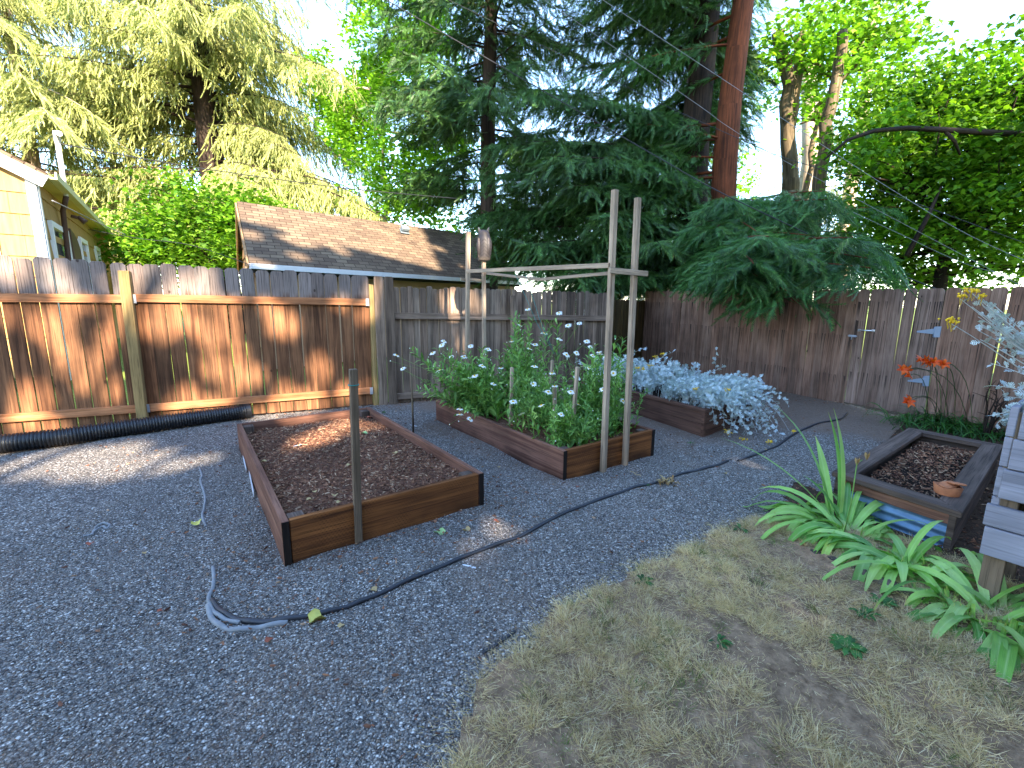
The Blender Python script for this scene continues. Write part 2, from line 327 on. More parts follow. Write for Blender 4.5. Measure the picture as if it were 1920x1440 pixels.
def mat_shingle_roof():
    k=NT('roof_shingles',.95,.1); uv=k.coord('UV'); dis=k.n('VectorMath',0,dict(operation='ADD'),i0=uv,i1=k.n('VectorMath',0,dict(operation='SCALE'),i0=k.n('TexNoise',1,Vector=uv,Scale=3.),Scale=.02))
    nd=k.t.nodes.new('ShaderNodeTexBrick'); k.t.links.new(dis,nd.inputs['Vector']); nd.offset=.5; nd.inputs['Scale'].default_value=1
    for a,b in (('Mortar Size',.009),('Mortar Smooth',.2),('Brick Width',.30),('Row Height',.135),('Bias',0)): nd.inputs[a].default_value=b
    nd.inputs['Color1'].default_value=hx('4c4037'); nd.inputs['Color2'].default_value=hx('746553'); nd.inputs['Mortar'].default_value=hx('15100e')
    c=k.mix(k.mr(k.noise(uv,120,2),.3,.7,0,.35),nd.outputs[0],hx('88725f')); c=k.mix(k.mr(k.noise(uv,1.1,3),.4,.7,0,.3),c,hx('43342c')); k.color(c)
    k.bump(k.math('SUBTRACT',1,nd.outputs[1]),.8,.012); return k.m
M['roof']=mat_shingle_roof()
def mat_siding(name,a,b):
    k=NT(name,.9,.1); uv=k.coord('UV'); r=k.rnd(); n=k.noise(k.map(uv,(7,.6,1)),3,3)
    c=k.mix(k.mr(n,.3,.7),hx(a),hx(b)); f=k.math('FRACT',k.math('ADD',k.math('MULTIPLY',k.n('SeparateXYZ',0,Vector=uv),2.6),k.math('MULTIPLY',r,7)))
    c=k.mix(k.math('MULTIPLY',k.math('LESS_THAN',f,.018),.7),c,(.05,.03,.02,1)); k.color(c); k.bump(k.noise(k.map(uv,(60,2,1)),1,3),.35,.004); return k.m
M['yellow_shingle']=mat_siding('yellow_shingles','9c7c4c','ae905e'); M['tan_siding']=mat_siding('brown_siding','8a6a4e','a5835f')
# ================================================================ SETTING
def sheet(name,pts,z,mat,kind='structure',label=None,cat=None):
    mb=MB(); mb.face([(x,y,z) for x,y in pts],[(x,y) for x,y in pts]); o=mb.build(name,mat)
    tag(o,label,cat,None,kind); return o
sheet('ground',[(-260,-120),(260,-120),(260,400),(-260,400)],-.06,M['yardgrass'])
FA0,FA1=Vector((-5.308,4.518,0)),Vector((-1.92,6.126,0)); dA=(FA1-FA0).normalized()
FB0,FB1=Vector((-1.632,6.306,0)),Vector((1.66,7.98,0)); dB=(FB1-FB0).normalized()
_c0,_c1=G(1395,720),G(1685,777); dC=(_c1-_c0).normalized()
FC0=on_line(1208,_c0,_c1); FC1=_c0+dC*9.0
PCc=[tuple((FA0-dA*6).xy),tuple(FA1.xy),tuple(FB0.xy),tuple(FB1.xy),tuple(FC0.xy),tuple(FC1.xy)]
sheet('garden_soil',[tuple((FA0-dA*6+Vector((-.1,.25,0))).xy),(-11,-6),(12,-6),(PCc[5][0]+2,PCc[5][1]-1),(PCc[5][0]+.35,PCc[5][1]+.1),(PCc[4][0]+.4,PCc[4][1]+.3),(PCc[3][0]-.1,PCc[3][1]+.3),(PCc[2][0]-.1,PCc[2][1]+.3)],-.03,M['earth'])
# gravel: gently trodden surface
LAWN=[G(*q) for q in [(905,1262),(950,1215),(1000,1180),(1050,1140),(1120,1100),(1200,1065),(1255,1045),(1310,1018),(1370,985),(1420,968),(1470,975)]]
def wav(x,y): return .009*sin(1.2*x-.9*y+.5)*sin(1.7*y+.4)+.006*sin(2.3*x+1.1*y)+.005*sin(5.1*x-3.7*y+1)+.004*sin(9.2*y+2.2*x)+.003*sin(13*x+4*y)
xs=np.linspace(-7.5,6.4,280); ys=np.linspace(-.5,10.2,220)
def inside(poly,x,y):
    c=False; n=len(poly)
    for i in range(n):
        x0,y0=poly[i][0],poly[i][1]; x1,y1=poly[(i+1)%n][0],poly[(i+1)%n][1]
        if (y0>y)!=(y1>y) and x<(x1-x0)*(y-y0)/(y1-y0)+x0: c=not c
    return c
GARDEN=[PCc[0],(-7.4,-1),(7,-1),PCc[5],PCc[4],PCc[3],PCc[2]]
LAWNP=[tuple(p.xy) for p in LAWN]+[(2.45,2.55),(2.9,1.2),(2.5,-.4),(-.4,-.4)]
SOILP=[tuple(G(*q).xy) for q in [(1440,985),(1490,905),(1560,930),(1700,790),(1900,800)]]+[(6.5,5.2),(6.5,0),(2.45,0),(2.0,1.95),(1.75,2.4)]
mb=MB(); idx={}; keep=set()
for i in range(len(xs)-1):
    for j in range(len(ys)-1):
        x,y=(xs[i]+xs[i+1])/2,(ys[j]+ys[j+1])/2
        if inside(GARDEN,x,y) and not inside(SOILP,x,y) : keep.add((i,j))
for i,j in keep:
    q=[]
    for a,b in ((i,j),(i+1,j),(i+1,j+1),(i,j+1)):
        if (a,b) not in idx: idx[(a,b)]=len(mb.v); mb.v.append((xs[a],ys[b],.002+wav(xs[a],ys[b])))
        q.append(idx[(a,b)])
    mb.f.append(tuple(q)); mb.m.append(0); mb.s.append(True); mb.uv+=[(0,0)]*4
tag(mb.build('gravel_path',M['gravel']),kind='structure')
# planted soil strip at the right
tag_o=sheet('planting_soil',SOILP,.004,M['earth'])
# lawn soil mound
mb=MB(); idx={}
xl=np.linspace(-.6,3.1,110); yl=np.linspace(-.5,3.2,110)
def lawn_edge(x,y):
    d=9
    for i in range(len(LAWN)-1):
        a,b=LAWN[i],LAWN[i+1]; ex,ey=b.x-a.x,b.y-a.y; t=max(0,min(1,((x-a.x)*ex+(y-a.y)*ey)/(ex*ex+ey*ey))); d=min(d,hypot(x-a.x-ex*t,y-a.y-ey*t))
    return d
def lawn_z(x,y): return -.004+min(.03,lawn_edge(x,y)*.22)+.008*sin(7*x+2)*sin(6*y)+.006*sin(17*x+9*y)
for i in range(109):
    for j in range(109):
        if inside(LAWNP,(xl[i]+xl[i+1])/2,(yl[j]+yl[j+1])/2):
            q=[]
            for a,b in ((i,j),(i+1,j),(i+1,j+1),(i,j+1)):
                if (a,b) not in idx: idx[(a,b)]=len(mb.v); mb.v.append((xl[a],yl[b],lawn_z(xl[a],yl[b])+.008))
                q.append(idx[(a,b)])
            mb.f.append(tuple(q)); mb.m.append(0); mb.s.append(True); mb.uv+=[(0,0)]*4
tag(mb.build('lawn_soil',M['lawnsoil']),kind='structure')
# ---------------------------------------------------------------- loose stuff
def blob_proto():
    V=[(0,0,.6),(1,0,0),(.25,.8,.05),(-.85,.45,0),(-.8,-.5,.05),(.35,-.85,0),(0,0,-.5)]
    Fc=[(0,1,2),(0,2,3),(0,3,4),(0,4,5),(0,5,1),(6,2,1),(6,3,2),(6,4,3),(6,5,4),(6,1,5)]; return V,Fc
bV,bF=blob_proto()
SKIPB=[]
def pebbles():
    n=150000; X=RS.rand(n)*6.2-2.9; Y=1.05+RS.rand(n)**1.35*3.3
    pos=[];
    for x,y in zip(X,Y):
        if abs(x)/y<1.25 and not inside(LAWNP,x,y) and not inside(SOILP,x,y) and not inside(B1P,x,y) and not inside(B2P,x,y): pos.append((x,y,.004+wav(x,y)))
    pos=np.array(pos); n=len(pos); s=(.0022+.0030*RS.rand(n)**1.8); sc=np.stack([s*(1+.5*RS.rand(n)),s,s*(.6+.4*RS.rand(n))],1)
    o=scatter('gravel_stones',bV,bF,pos,frames(rdir(n,-.3,.3),RS.rand(n)*.8),sc,M['pebble'],None,True)
    tag(o,'loose blue grey crushed gravel covering the open ground between the beds','gravel',None,'stuff')
u1=Vector((cos(.625),sin(.625),0)); v1=Vector((-u1.y,u1.x,0))
B1A=Vector((-1.248,2.286,0)); B1W,B1L,B1H=1.30,2.433,.2547
u2=Vector((cos(.618),sin(.618),0)); v2=Vector((-u2.y,u2.x,0)); B2A=Vector((.426,3.537,0)); B2W,B2L,B2H=1.172,2.353,.253
def quad(a,u,v,w_,l,): return [tuple(p.xy) for p in (a,a+u*w_,a+u*w_+v*l,a+v*l)]
B1P=quad(B1A,u1,v1,B1W,B1L); B2P=quad(B2A,u2,v2,B2W,B2L)
pebbles()
def blade_proto():
    V=[(0,-.06,0),(0,.06,0),(.45,-.05,.05),(.45,.05,.05),(.8,-.035,-.03),(.8,.035,-.03),(1,0,-.16)]
    return V,[(0,1,3),(0,3,2),(2,3,5),(2,5,4),(4,5,6)]
gV,gF=blade_proto()
def nz(x,y,s=1.,o=0.):
    return (np.sin(x*3.1*s+o)*np.cos(y*2.7*s+1.3*o)+.6*np.sin(x*7.3*s+y*5.1*s+o)+.4*np.sin(-x*13*s+y*11*s+2*o))/2
def grass(name,n,mat,thr,hmin,hmax,label,off,flat=.25,spr=.022,zr=.9):
    m=n//55; cx=RS.rand(m)*3.6-.5; cy=.2+RS.rand(m)*3.0; cs=.6+.9*RS.rand(m); g=nz(cx,cy,1.5,off); P=[];D=[]; cr=RS.rand(m)
    for i in range(m):
        x,y=cx[i],cy[i]
        if not(inside(LAWNP,x,y) and x/y<1.3 and g[i]>thr-.25*cr[i]-(.25 if lawn_edge(x,y)<.08 else 0)): continue
        k=55; o=RS.randn(k,2)*spr*cs[i]; z=lawn_z(x,y)+.006; P.append(np.column_stack([x+o[:,0],y+o[:,1],np.full(k,z)])); lean=RS.randn(2)*.5
        D.append(np.column_stack([o[:,0]*22+lean[0]+RS.randn(k)*.35,o[:,1]*22+lean[1]+RS.randn(k)*.35,flat+RS.rand(k)*zr]))
    P=np.concatenate(P); D=np.concatenate(D); n=len(P)
    s=hmin+(hmax-hmin)*RS.rand(n)**1.3; sc=np.stack([s,np.full(n,.014)*(.6+.6*RS.rand(n)),s],1)
    tag(scatter(name,gV,gF,P,frames(D,RS.rand(n)*6),sc,mat),label,'grass',None,'stuff')
grass('dry_grass',300000,M['straw'],-.08,.02,.062,'parched straw coloured lawn grass in the near right corner',0.,.1)
grass('grass_thatch',130000,M['straw'],-.95,.012,.035,'flattened dead straw thatch lying thinly over the bare lawn soil',1.,.02,.07,.15)
grass('green_grass',70000,M['greenblade'],.42,.02,.045,'short green blades growing in patches among the parched lawn',2.1,.35)
# ================================================================ FENCES
def board_outline(wd,h,z0=0.,style='dog',k=None):
    c=.028 if k is None else k; a,b=-wd/2,wd/2
    if style=='dog': return [(a,z0),(b,z0),(b,h-c),(b-c*.8,h-c*.15),(b-c*1.1,h),(a+c*1.1,h),(a+c*.8,h-c*.15),(a,h-c)]
    if style=='round':
        o=[(a,z0),(b,z0)]; c=wd*.42
        for i in range(6): q=pi/2*i/5; o.append((b-c+c*cos(q),h-c*.8+c*.8*sin(q)))
        for i in range(6): q=pi/2+pi/2*i/5; o.append((a+c+c*cos(q),h-c*.8+c*.8*sin(q)))
        return o
    return [(a,z0),(b,z0),(b,h-random.random()*.02),(a,h-random.random()*.02)]
def boards(mb,P0,P1,pitch,gap,hfun,style,n,th=.017,z0=.03,jit=.012,gapfun=None):
    d=(P1-P0); L=d.length; d.normalize(); t=0
    while t<L-.03:
        wd=pitch*(1+.12*(random.random()-.5)); wd=min(wd,L-t); wd=L-t if L-t-wd<pitch*.5 else wd; g=gap*(.3+1.2*random.random())
        if gapfun: g=gapfun(t/L)*(.5+random.random())
        x=t+wd/2; h=hfun(x/L)+random.uniform(-jit,jit); tilt=random.gauss(0,.004)
        up=(Vector((0,0,1))+d*tilt).normalized()
        mb.prism(board_outline(wd-g,h,z0,style),P0+d*x+n*random.uniform(-.003,.003),d,up,n,th); t+=wd
nA=Vector((-dA.y,dA.x,0)) ; nA=-nA if nA.y<0 else nA     # away from the viewer
nB=Vector((-dB.y,dB.x,0)); nB=-nB if nB.y<0 else nB
nC=Vector((dC.y,-dC.x,0)); nC=-nC if nC.x<0 else nC
fa=thing('wooden_fence',FA0,'sun dappled reddish cedar fence with two rails and a leaning square post, left','fence')
AL=FA0-dA*3.0
mb=MB(); hA0=Z(25,478,FA0+dA*.1); hA1=Z(690,516,FA1)
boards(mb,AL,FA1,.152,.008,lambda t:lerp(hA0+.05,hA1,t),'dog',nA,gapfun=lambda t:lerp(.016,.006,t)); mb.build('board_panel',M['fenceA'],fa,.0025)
def on_A(px,py):
    p=on_line(px,FA0,FA1,py); return p,Z(px,py,p)
pA,zTop=on_A(250,568); zr=Z(100,559,on_A(100,559)[0]); zr2=Z(620,566,on_A(620,566)[0]); zl=Z(100,777,on_A(100,777)[0]); zl2=Z(620,737,on_A(620,737)[0])
postp=on_line(271,FA0,FA1,790)-nA*.045
ztopP=Z(238,508,postp)
mb=MB(); lean=on_line(236,FA0,FA1,512)
mb.beam(postp+Vector((0,0,-.02)),Vector((lean.x,lean.y,0))*1.0-nA*.045+Vector((0,0,ztopP)),.095,.085,nA); post=mb.build('post',M['postA'],fa,.004)
post_top=Vector((lean.x,lean.y,0))
ptop=lambda z: lerp(postp.xy.to_3d(),(post_top-nA*.045),z/ztopP)
def rail(name,a,b,za,zb,par,mat,th=.04,hh=.088,n=nA,off=.02):
    mb=MB(); mb.beam(a-n*off+Vector((0,0,za)),b-n*off+Vector((0,0,zb)),th,hh); return mb.build(name,mat,par,.003)
pr=on_line(250,FA0,FA1); 
rail('top_rail',AL,ptop(zr).xy.to_3d()+nA*.045-dA*.05,zr+.0,zr,fa,M['railA']); rail('top_rail',ptop(zr).xy.to_3d()+nA*.045+dA*.05,FA1-dA*.02,zr+.01,zr2,fa,M['railA'])
rail('bottom_rail',AL,ptop(zl).xy.to_3d()+nA*.045-dA*.05,zl,zl+.0,fa,M['railA']); rail('bottom_rail',ptop(zl).xy.to_3d()+nA*.045+dA*.05,FA1-dA*.02,zl+.0,zl2,fa,M['railA'])
for zz,q in ((zr,1),(zl,1),(zr2,0),(zl2,0)):
    c=(ptop(zz).xy.to_3d()+nA*.045+dA*.052 if q else FA1-dA*.02)-nA*.043+Vector((0,0,zz)); mb=MB(); mb.beam(c-dA*.02,c+dA*.02,.004,.095); mb.build('bracket',M['metal'],fa)
# junction: end post and two overlapping boards
fj=thing('fence_post',FA1,'tall grey board clad post joining the cedar fence to the older grey fence','fence post')
mb=MB(); hj=Z(712,518,FA1+dA*.1)
mb.prism(board_outline(.06,Z(688,532,FA1),.0,'flat'),FA1+dA*.04-nA*.03,dA,Vector((0,0,1)),nA,.09); mb.build('post',M['postA'],fj,.003)
mb=MB()
for t in (.135,.265): mb.prism(board_outline(.122,hj-.01*t,0.,'dog',.02),FA1+dA*t-nA*.05,dA,Vector((0,0,1)),nA,.018)
mb.build('cover_board',M['fenceB'],fj,.002)
fb=thing('wooden_fence',FB0,'weathered grey fence with ragged narrow boards behind the daisy bed','fence')
hB=lambda t: lerp(Z(745,537,FB0),Z(1130,549,FB1),t)
mb=MB(); boards(mb,FB0,FB1,.092,.003,hB,'round',nB,z0=.02,jit=.02); mb.build('board_panel',M['fenceB'],fb,.002)
def zB(px,py): p=on_line(px,FB0,FB1,py); return Z(px,py,p)
rail('top_rail',FB0,FB1,zB(745,592),zB(1130,597),fb,M['fenceB'],n=nB); rail('bottom_rail',FB0,FB1,zB(745,743),zB(745,743)-.03,fb,M['fenceB'],n=nB)
pb=on_line(960,FB0,FB1)-nB*.065; mb=MB(); mb.beam(pb,pb+Vector((0,0,Z(960,554,pb))),.09,.085,nB); mb.build('post',M['fenceB'],fb,.003)
fd=thing('wooden_fence',FB1,'low mossy brown corner fence between the grey fence and the long right fence','fence')
dD=(FC0-FB1).normalized(); nD=Vector((-dD.y,dD.x,0)); nD=-nD if nD.y<0 else nD
mb=MB(); hD=Z(1170,562,lerp(FB1,FC0,.5)); boards(mb,FB1,FC0+dD*.5,.12,.004,lambda t:hD,'flat',nD,jit=.01); mb.build('board_panel',M['fenceD'],fd,.002)
fc=thing('wooden_fence',FC0,'long brown grey fence with black nail stains running behind the silver plants','fence')
g0,g1=on_line(1582,FC0,FC1,764),on_line(1742,FC0,FC1,730)
def hC(p): return Z(1450,544,p) 
LC=(FC1-FC0).length; hc0=Z(1230,546,FC0); hcm=Z(1600,543,g0); hc1=Z(1880,540,on_line(1880,FC0,FC1)); tg0=(g0-FC0).length/LC; tg1=(g1-FC0).length/LC; t88=(on_line(1880,FC0,FC1)-FC0).length/LC
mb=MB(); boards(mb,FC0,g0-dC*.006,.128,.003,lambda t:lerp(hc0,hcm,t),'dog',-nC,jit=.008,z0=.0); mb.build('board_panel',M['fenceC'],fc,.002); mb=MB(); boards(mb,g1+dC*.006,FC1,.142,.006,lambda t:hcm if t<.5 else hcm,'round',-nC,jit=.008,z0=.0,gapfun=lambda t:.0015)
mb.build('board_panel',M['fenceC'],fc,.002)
mb=MB()
for zz in (.3,1.3):
    mb.beam(FC0+nC*.02+Vector((0,0,zz)),g0+nC*.02+Vector((0,0,zz)),.038,.088); mb.beam(g1+nC*.02+Vector((0,0,zz)),FC1+nC*.02+Vector((0,0,zz)),.038,.088)
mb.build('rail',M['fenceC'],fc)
gt=thing('garden_gate',g0,'plank garden gate with grey strap hinges set into the brown fence','gate')
mb=MB(); boards(mb,g0+dC*.006,g1-dC*.006,.135,.0015,lambda t:hcm,'dog',-nC,jit=.005,z0=.03); mb.build('board_panel',M['gate'],gt,.002)
def onC(px,py,off=.02):
    p=on_line(px,FC0,FC1,py); return p-nC*off+Vector((0,0,Z(px,py,p)))
mb=MB(); a,b=onC(1613,619),onC(1639,620); 
mb.tube([a,a-nC*.03,b-nC*.03,b],.009,8); 
for q in (a,b): mb.beam(q-dC*.02,q+dC*.02,.006,.03,(0,0,1))
mb.build('handle',M['chrome'],gt)
mb=MB(); c=onC(1600,630,.022); mb.beam(c-dC*.05,c+dC*.05,.012,.03); mb.tube([c-dC*.05-nC*.015,c+dC*.07-nC*.015],.007,6); mb.tube([c-nC*.015,c-nC*.015-Vector((0,0,.05))],.006,6); mb.build('latch',M['metal'],gt)
for (x0,x1,yy) in ((1721,1766,622),(1704,1745,714)):
    a,b=onC(x0,yy,.022),onC(x1,yy-1,.022); d=(b-a).normalized(); mb=MB(); L=(b-a).length; up=Vector((0,0,1))
    mb.prism([(0,-.008),(L*.72,-.035),(L*.72,.035),(0,.012)],a,d,up,-nC,.005,0,0); mb.prism([(L*.74,-.075),(L,-.075),(L,.06),(L*.74,.06)],a,d,up,-nC,.005,0,0)
    mb.tube([a+d*L*.73-up*.07,a+d*L*.73+up*.055],.009,6); mb.build('hinge',M['steel_blue'],gt)
# ================================================================ RAISED BEDS
def soil_top(mb,quadp,z,amp,mat_i=0,nx=40,ny=60):
    a,b,c,d=[Vector((p[0],p[1],0)) for p in quadp]; base=len(mb.v)
    for j in range(ny+1):
        for i in range(nx+1):
            p=lerp(lerp(a,b,i/nx),lerp(d,c,i/nx),j/ny); e=min(i,nx-i)/nx*2; f=min(j,ny-j)/ny*2
            h=z+amp*(.5*sin(p.x*9+1)*cos(p.y*8)+.4*sin(p.x*23+p.y*17)+random.gauss(0,.35))+.03*min(1,2.2*min(e,f))
            mb.v.append((p.x,p.y,h))
    for j in range(ny):
        for i in range(nx):
            q=base+j*(nx+1)+i; mb.f.append((q,q+1,q+nx+2,q+nx+1)); mb.m.append(mat_i); mb.s.append(True); mb.uv+=[(0,0)]*4
def chips(parent,quadp,z,n,mat,s0=.006,s1=.022,name='mulch'):
    a,b,c,d=[np.array((p[0],p[1],0.)) for p in quadp]; U=RS.rand(n)[:,None]; V=RS.rand(n)[:,None]
    P=(a*(1-U)+b*U)*(1-V)+(d*(1-U)+c*U)*V; e=np.minimum(np.minimum(U,1-U),np.minimum(V,1-V))[:,0]; P[:,2]=z+.03*np.minimum(1,4.4*e)+RS.rand(n)*.008
    s=s0+(s1-s0)*RS.rand(n)**2; o=scatter(name,bV,bF,P,frames(rdir(n,-.5,.5),RS.rand(n)*6),np.stack([s,s*.35,s*.3],1),mat,parent); o['kind']='stuff'; return o
def frame_bed(label,A,u,v,W_,L_,H_,front,side,rim,soilz,t=.04):
    b=thing('raised_bed',A,label,'raised bed'); up=Vector((0,0,1))
    def brd(name,p0,p1,m,n_):   # board standing on edge, thickness t toward n_
        mb=MB(); ax=(p1-p0); L=ax.length; ax.normalize(); mb.prism([(0,-.02),(L,-.02),(L,H_),(0,H_)],p0,ax,up,n_,t,0,0); return mb.build(name,m,b,.004)
    f0=A+u*t; brd('end_board',A+u*.0+u*(t+.002),A+u*(W_-t-.002),[front],v)
    brd('end_board',A+v*L_+u*(t+.002),A+v*L_+u*(W_-t-.002),[side],-v)
    brd('side_board',A,A+v*L_,[side],u); brd('side_board',A+u*W_,A+u*W_+v*L_,[side],-u)
    for p,s_ in ((A,1),(A+u*W_,-1)):      # dark saturated end grain of the long boards
        mb=MB(); mb.prism([(0.001,-.02),(t-.001,-.02),(t-.001,H_-.002),(.001,H_-.002)],p-v*.003,u*s_,up,v,.003,0,1); mb.build('end_grain',M['darkend'],b)
    for p,x,y in ((A+u*t+v*t,u,v),(A+u*(W_-t)+v*t,-u,v),(A+u*t+v*(L_-t),u,-v),(A+u*(W_-t)+v*(L_-t),-u,-v)):
        mb=MB(); c=p+x*.048+y*.048; mb.beam(c+up*(-.01),c+up*(H_-.012),.088,.088,y); mb.build('corner_block',M['cap'],b,.004)
    q=quad(A+u*t+v*t,u,v,W_-2*t,L_-2*t); mb=MB(); soil_top(mb,q,soilz,.008); mb.build('soil',M['bedsoil'],b)
    return b,q
b1,q1=frame_bed('nearest empty raised bed of brown incised boards filled with bark mulch',B1A,u1,v1,B1W,B1L,B1H,M['bed'],M['bedside'],None,.165)
chips(b1,q1,.175,15000,M['chip'])
b2,q2=frame_bed('raised bed of reddish boards full of tall white daisies',B2A,u2,v2,B2W,B2L,B2H,M['bed'],M['bedside'],None,.15)
chips(b2,q2,.16,3000,M['chip'])
# bed 3 (plank box with cap) and bed 4 (capped box with corrugated metal)
def quad_box(name,label,corners,H_,cap_w,mats,metal=False,over=.02,soilz=None,planks=2):
    A,B,C_,D=[Vector((p[0],p[1],0)) for p in corners]; up=Vector((0,0,1)); b=thing(name,A,label,'raised bed'); cen=(A+B+C_+D)/4
    ct=.038
    for i,(p,q) in enumerate(((A,B),(B,C_),(C_,D),(D,A))):
        ax=(q-p).normalized(); n=Vector((ax.y,-ax.x,0)); n=n if n.dot(cen-p)>0 else -n; L=(q-p).length; hh=H_-ct
        if metal and i==0:
            mb=MB(); mb.prism([(.03,hh-.068),(L-.03,hh-.068),(L-.03,hh),(.03,hh)],p+n*.0,ax,up,n,.03,0,0); mb.build('end_board',mats['front'],b,.003)
            mb=MB(); V=[];nn=40
            for k in range(nn+1):
                zz=lerp(-.02,hh-.0685,k/nn); o=.008*sin(zz*2*pi/.062)
                V+= [p+ax*.03+n*(.016+o)+up*zz,q-ax*.03+n*(.016+o)+up*zz]
            mb.raw(V,[(2*k,2*k+1,2*k+3,2*k+2) for k in range(nn)]); mb.build('corrugated_panel',M['bluemetal'],b)
        else:
            for k in range(planks):
                z0=hh*k/planks+(0 if k else -.02); z1=hh*(k+1)/planks-.004; mb=MB()
                mb.prism([(.001,z0),(L-.001,z0),(L-.001,z1),(.001,z1)],p+n*(.0+.002*k),ax,up,n,.035,0,0); mb.build('side_board',mats['side'],b,.003)
        # cap board, mitred
    P=[A,B,C_,D]; outer=[];inner=[]
    for i in range(4):
        p=P[i]; a=(P[i-1]-p).normalized(); c=(P[(i+1)%4]-p).normalized(); k=1/max(.4,abs(a.cross(c).z))
        outer.append(p-(a+c)*over*k); inner.append(p+(a+c)*cap_w*k)
    for i in range(4):
        j=(i+1)%4; ax=(outer[j]-outer[i]).normalized(); nn_=Vector((-ax.y,ax.x,0)); nn_=nn_ if nn_.dot(cen-outer[i])>0 else -nn_
        pl=[outer[i]+ax*.001,outer[j]-ax*.001,inner[j]-ax*.001,inner[i]+ax*.001]; mb=MB(); mb.prism([((p-outer[i]).dot(ax),(p-outer[i]).dot(nn_)) for p in pl],outer[i]+up*(H_-ct),ax,nn_,up,ct,0,0); mb.build('cap_board',mats['cap'],b,.004)
    q=[tuple(p.xy) for p in inner]; mb=MB(); soil_top(mb,q,soilz,.006); mb.build('soil',M['darksoil'],b); return b,q
C3=Vector((2.124,4.848,0)); w3=Vector((-.463,.887,0)).normalized(); x3=Vector((.79,.61,0)).normalized()
b3,q3=quad_box('raised_bed','low plank raised bed with a cap rail overflowing with silver leaved plants',[C3,C3+x3*1.22,C3+x3*1.22+w3*2.3,C3+w3*2.3],.30,.06,dict(front=M['bed3'],side=M['bed3'],cap=M['bed3']),soilz=.2,over=.008)
c4=[G(1568,884,.27),G(1797,957,.27),G(1876,834,.27),G(1708,803,.27)]
b4,q4=quad_box('raised_bed','empty raised bed with wide dark cap boards and a blue grey corrugated metal end',c4,.27,.105,dict(front=M['bedside'],side=M['cap'],cap=M['cap']),metal=True,soilz=.175,planks=1)
chips(b4,q4,.185,3000,M['chip'])
# raised planter box on legs at the right edge
LP0=Vector((2.25,2.0,0)); lv=Vector((.585,-.811,0)); ln=Vector((.811,.585,0)); up=Vector((0,0,1))
pb_=thing('planter_box',LP0,'raised planter box of knotty blue grey planks standing on legs','planter box')
zb,zt=Z(1826,1034,LP0),Z(1903,762,LP0); ph=(zt-zb)/5
leanv=-lv*.035
for side,(o_,ax,L) in enumerate(((LP0,lv,1.3),(LP0+ln*.55,lv,1.3),(LP0+ln*.03,ln,.49),(LP0+ln*.03+lv*1.27,ln,.49))):
    for k in range(5):
        mb=MB(); z0=zb+ph*k; z1=z0+ph-.006-(.035 if (k==1 and side==0) else 0); L0=.035*(.3*k) if side==0 else 0
        n_=ln if side<2 else lv
        mb.prism([(L0-(.02 if (side==0 and k==1) else 0),z0),(L,z0),(L,z1),(L0-(.02 if (side==0 and k==1) else 0),z1)],o_-n_*(.0 if side!=1 else .03)+ln*.003*(k%2),ax,up,n_,.028,0,0); mb.build('side_plank',M['silver'],pb_,.003)
for p in (LP0+lv*.05+ln*.055,LP0+lv*1.2+ln*.055,LP0+lv*.06+ln*.49,LP0+lv*1.2+ln*.49):
    mb=MB(); mb.beam(p+up*-.02,p+up*(zt-.03)+ln*.0,.038,.075,lv); mb.build('leg',M['stake'],pb_,.003)
mb=MB(); mb.beam(LP0+ln*.275+lv*.03+up*(zt-.06),LP0+ln*.275+lv*1.26+up*(zt-.06),.46,.02); mb.build('soil',M['darksoil'],pb_)
# ================================================================ TRELLIS, STAKES, OWL
tr=thing('garden_trellis',B2A,'tall frame of silvery battens standing around the daisy bed','trellis')
def ptin(p,z): return Vector((p.x,p.y,z))
pA_=on_line(1131,B2A-v2*.026,B2A-v2*.026+u2,880); pB_=on_line(1172,B2A-v2*.026,B2A-v2*.026+u2,864); pC_=B2A+v2*(B2L-.06)+u2*.46; pD_=B2A+v2*(B2L-.06)+u2*.71
pC_=on_line(873,B2A+v2*(B2L-.08),B2A+v2*(B2L-.08)+u2); pD_=on_line(908,B2A+v2*(B2L-.08),B2A+v2*(B2L-.08)+u2)
def leanpost(base,px,py,wd=.04):
    d=ray(px,py); b=Vector(base)                       # top: same depth plane along the sight line
    t=(b.x*0+b.y)/d.y; top=Vector((d.x*t,b.y,CH+d.z*t)); mb=MB(); mb.beam(b-up*.02,top,wd,wd,v2); mb.build('post',M['pole'],tr,.002); return b,top
PA=leanpost(pA_,1153,356,.043); PB=leanpost(pB_,1196,371,.043); PC=leanpost(pC_,878,435,.043); PD=leanpost(pD_,907,490,.04)
def at_z(P,z): b,t=P; k=(z-b.z)/(t.z-b.z); return lerp(b,t,k)
def zy(P,py):      # point on post seen at row py
    b,t=P; lo,hi=0.,1.
    for _ in range(30):
        m=(lo+hi)/2; q=lerp(b,t,m); d=q-Vector((0,0,CH)); row=720-F*d.dot(_U)/(-d.dot(_B))
        if row>py: lo=m
        else: hi=m
    return lerp(b,t,lo)
o1=-u2*.03
def slat(name,p,q,wd=.04,th=.02): mb=MB(); mb.beam(p,q,th,wd); return mb.build(name,M['pole'],tr,.002)
slat('long_rail',zy(PC,509)+o1-v2*0.03,zy(PA,498)+o1)
sag0,sag1=zy(PD,512)+u2*.03,zy(PB,508)+u2*.02; mid=W(1012,524,lerp(sag0,sag1,.4).y)
slat('sagging_rail',sag0,mid,.03,.03); slat('sagging_rail',mid,sag1,.03,.03)
c0,c1=zy(PA,508),zy(PB,512); dd=(c1-c0).normalized(); slat('cross_piece',c0-dd*.06-v2*.033,c1+dd*.13-v2*.033,.045,.022)
c0,c1=zy(PC,524),zy(PD,526); slat('cross_piece',c0-(c1-c0)*.35+v2*.03,c1+v2*.03,.035,.018)
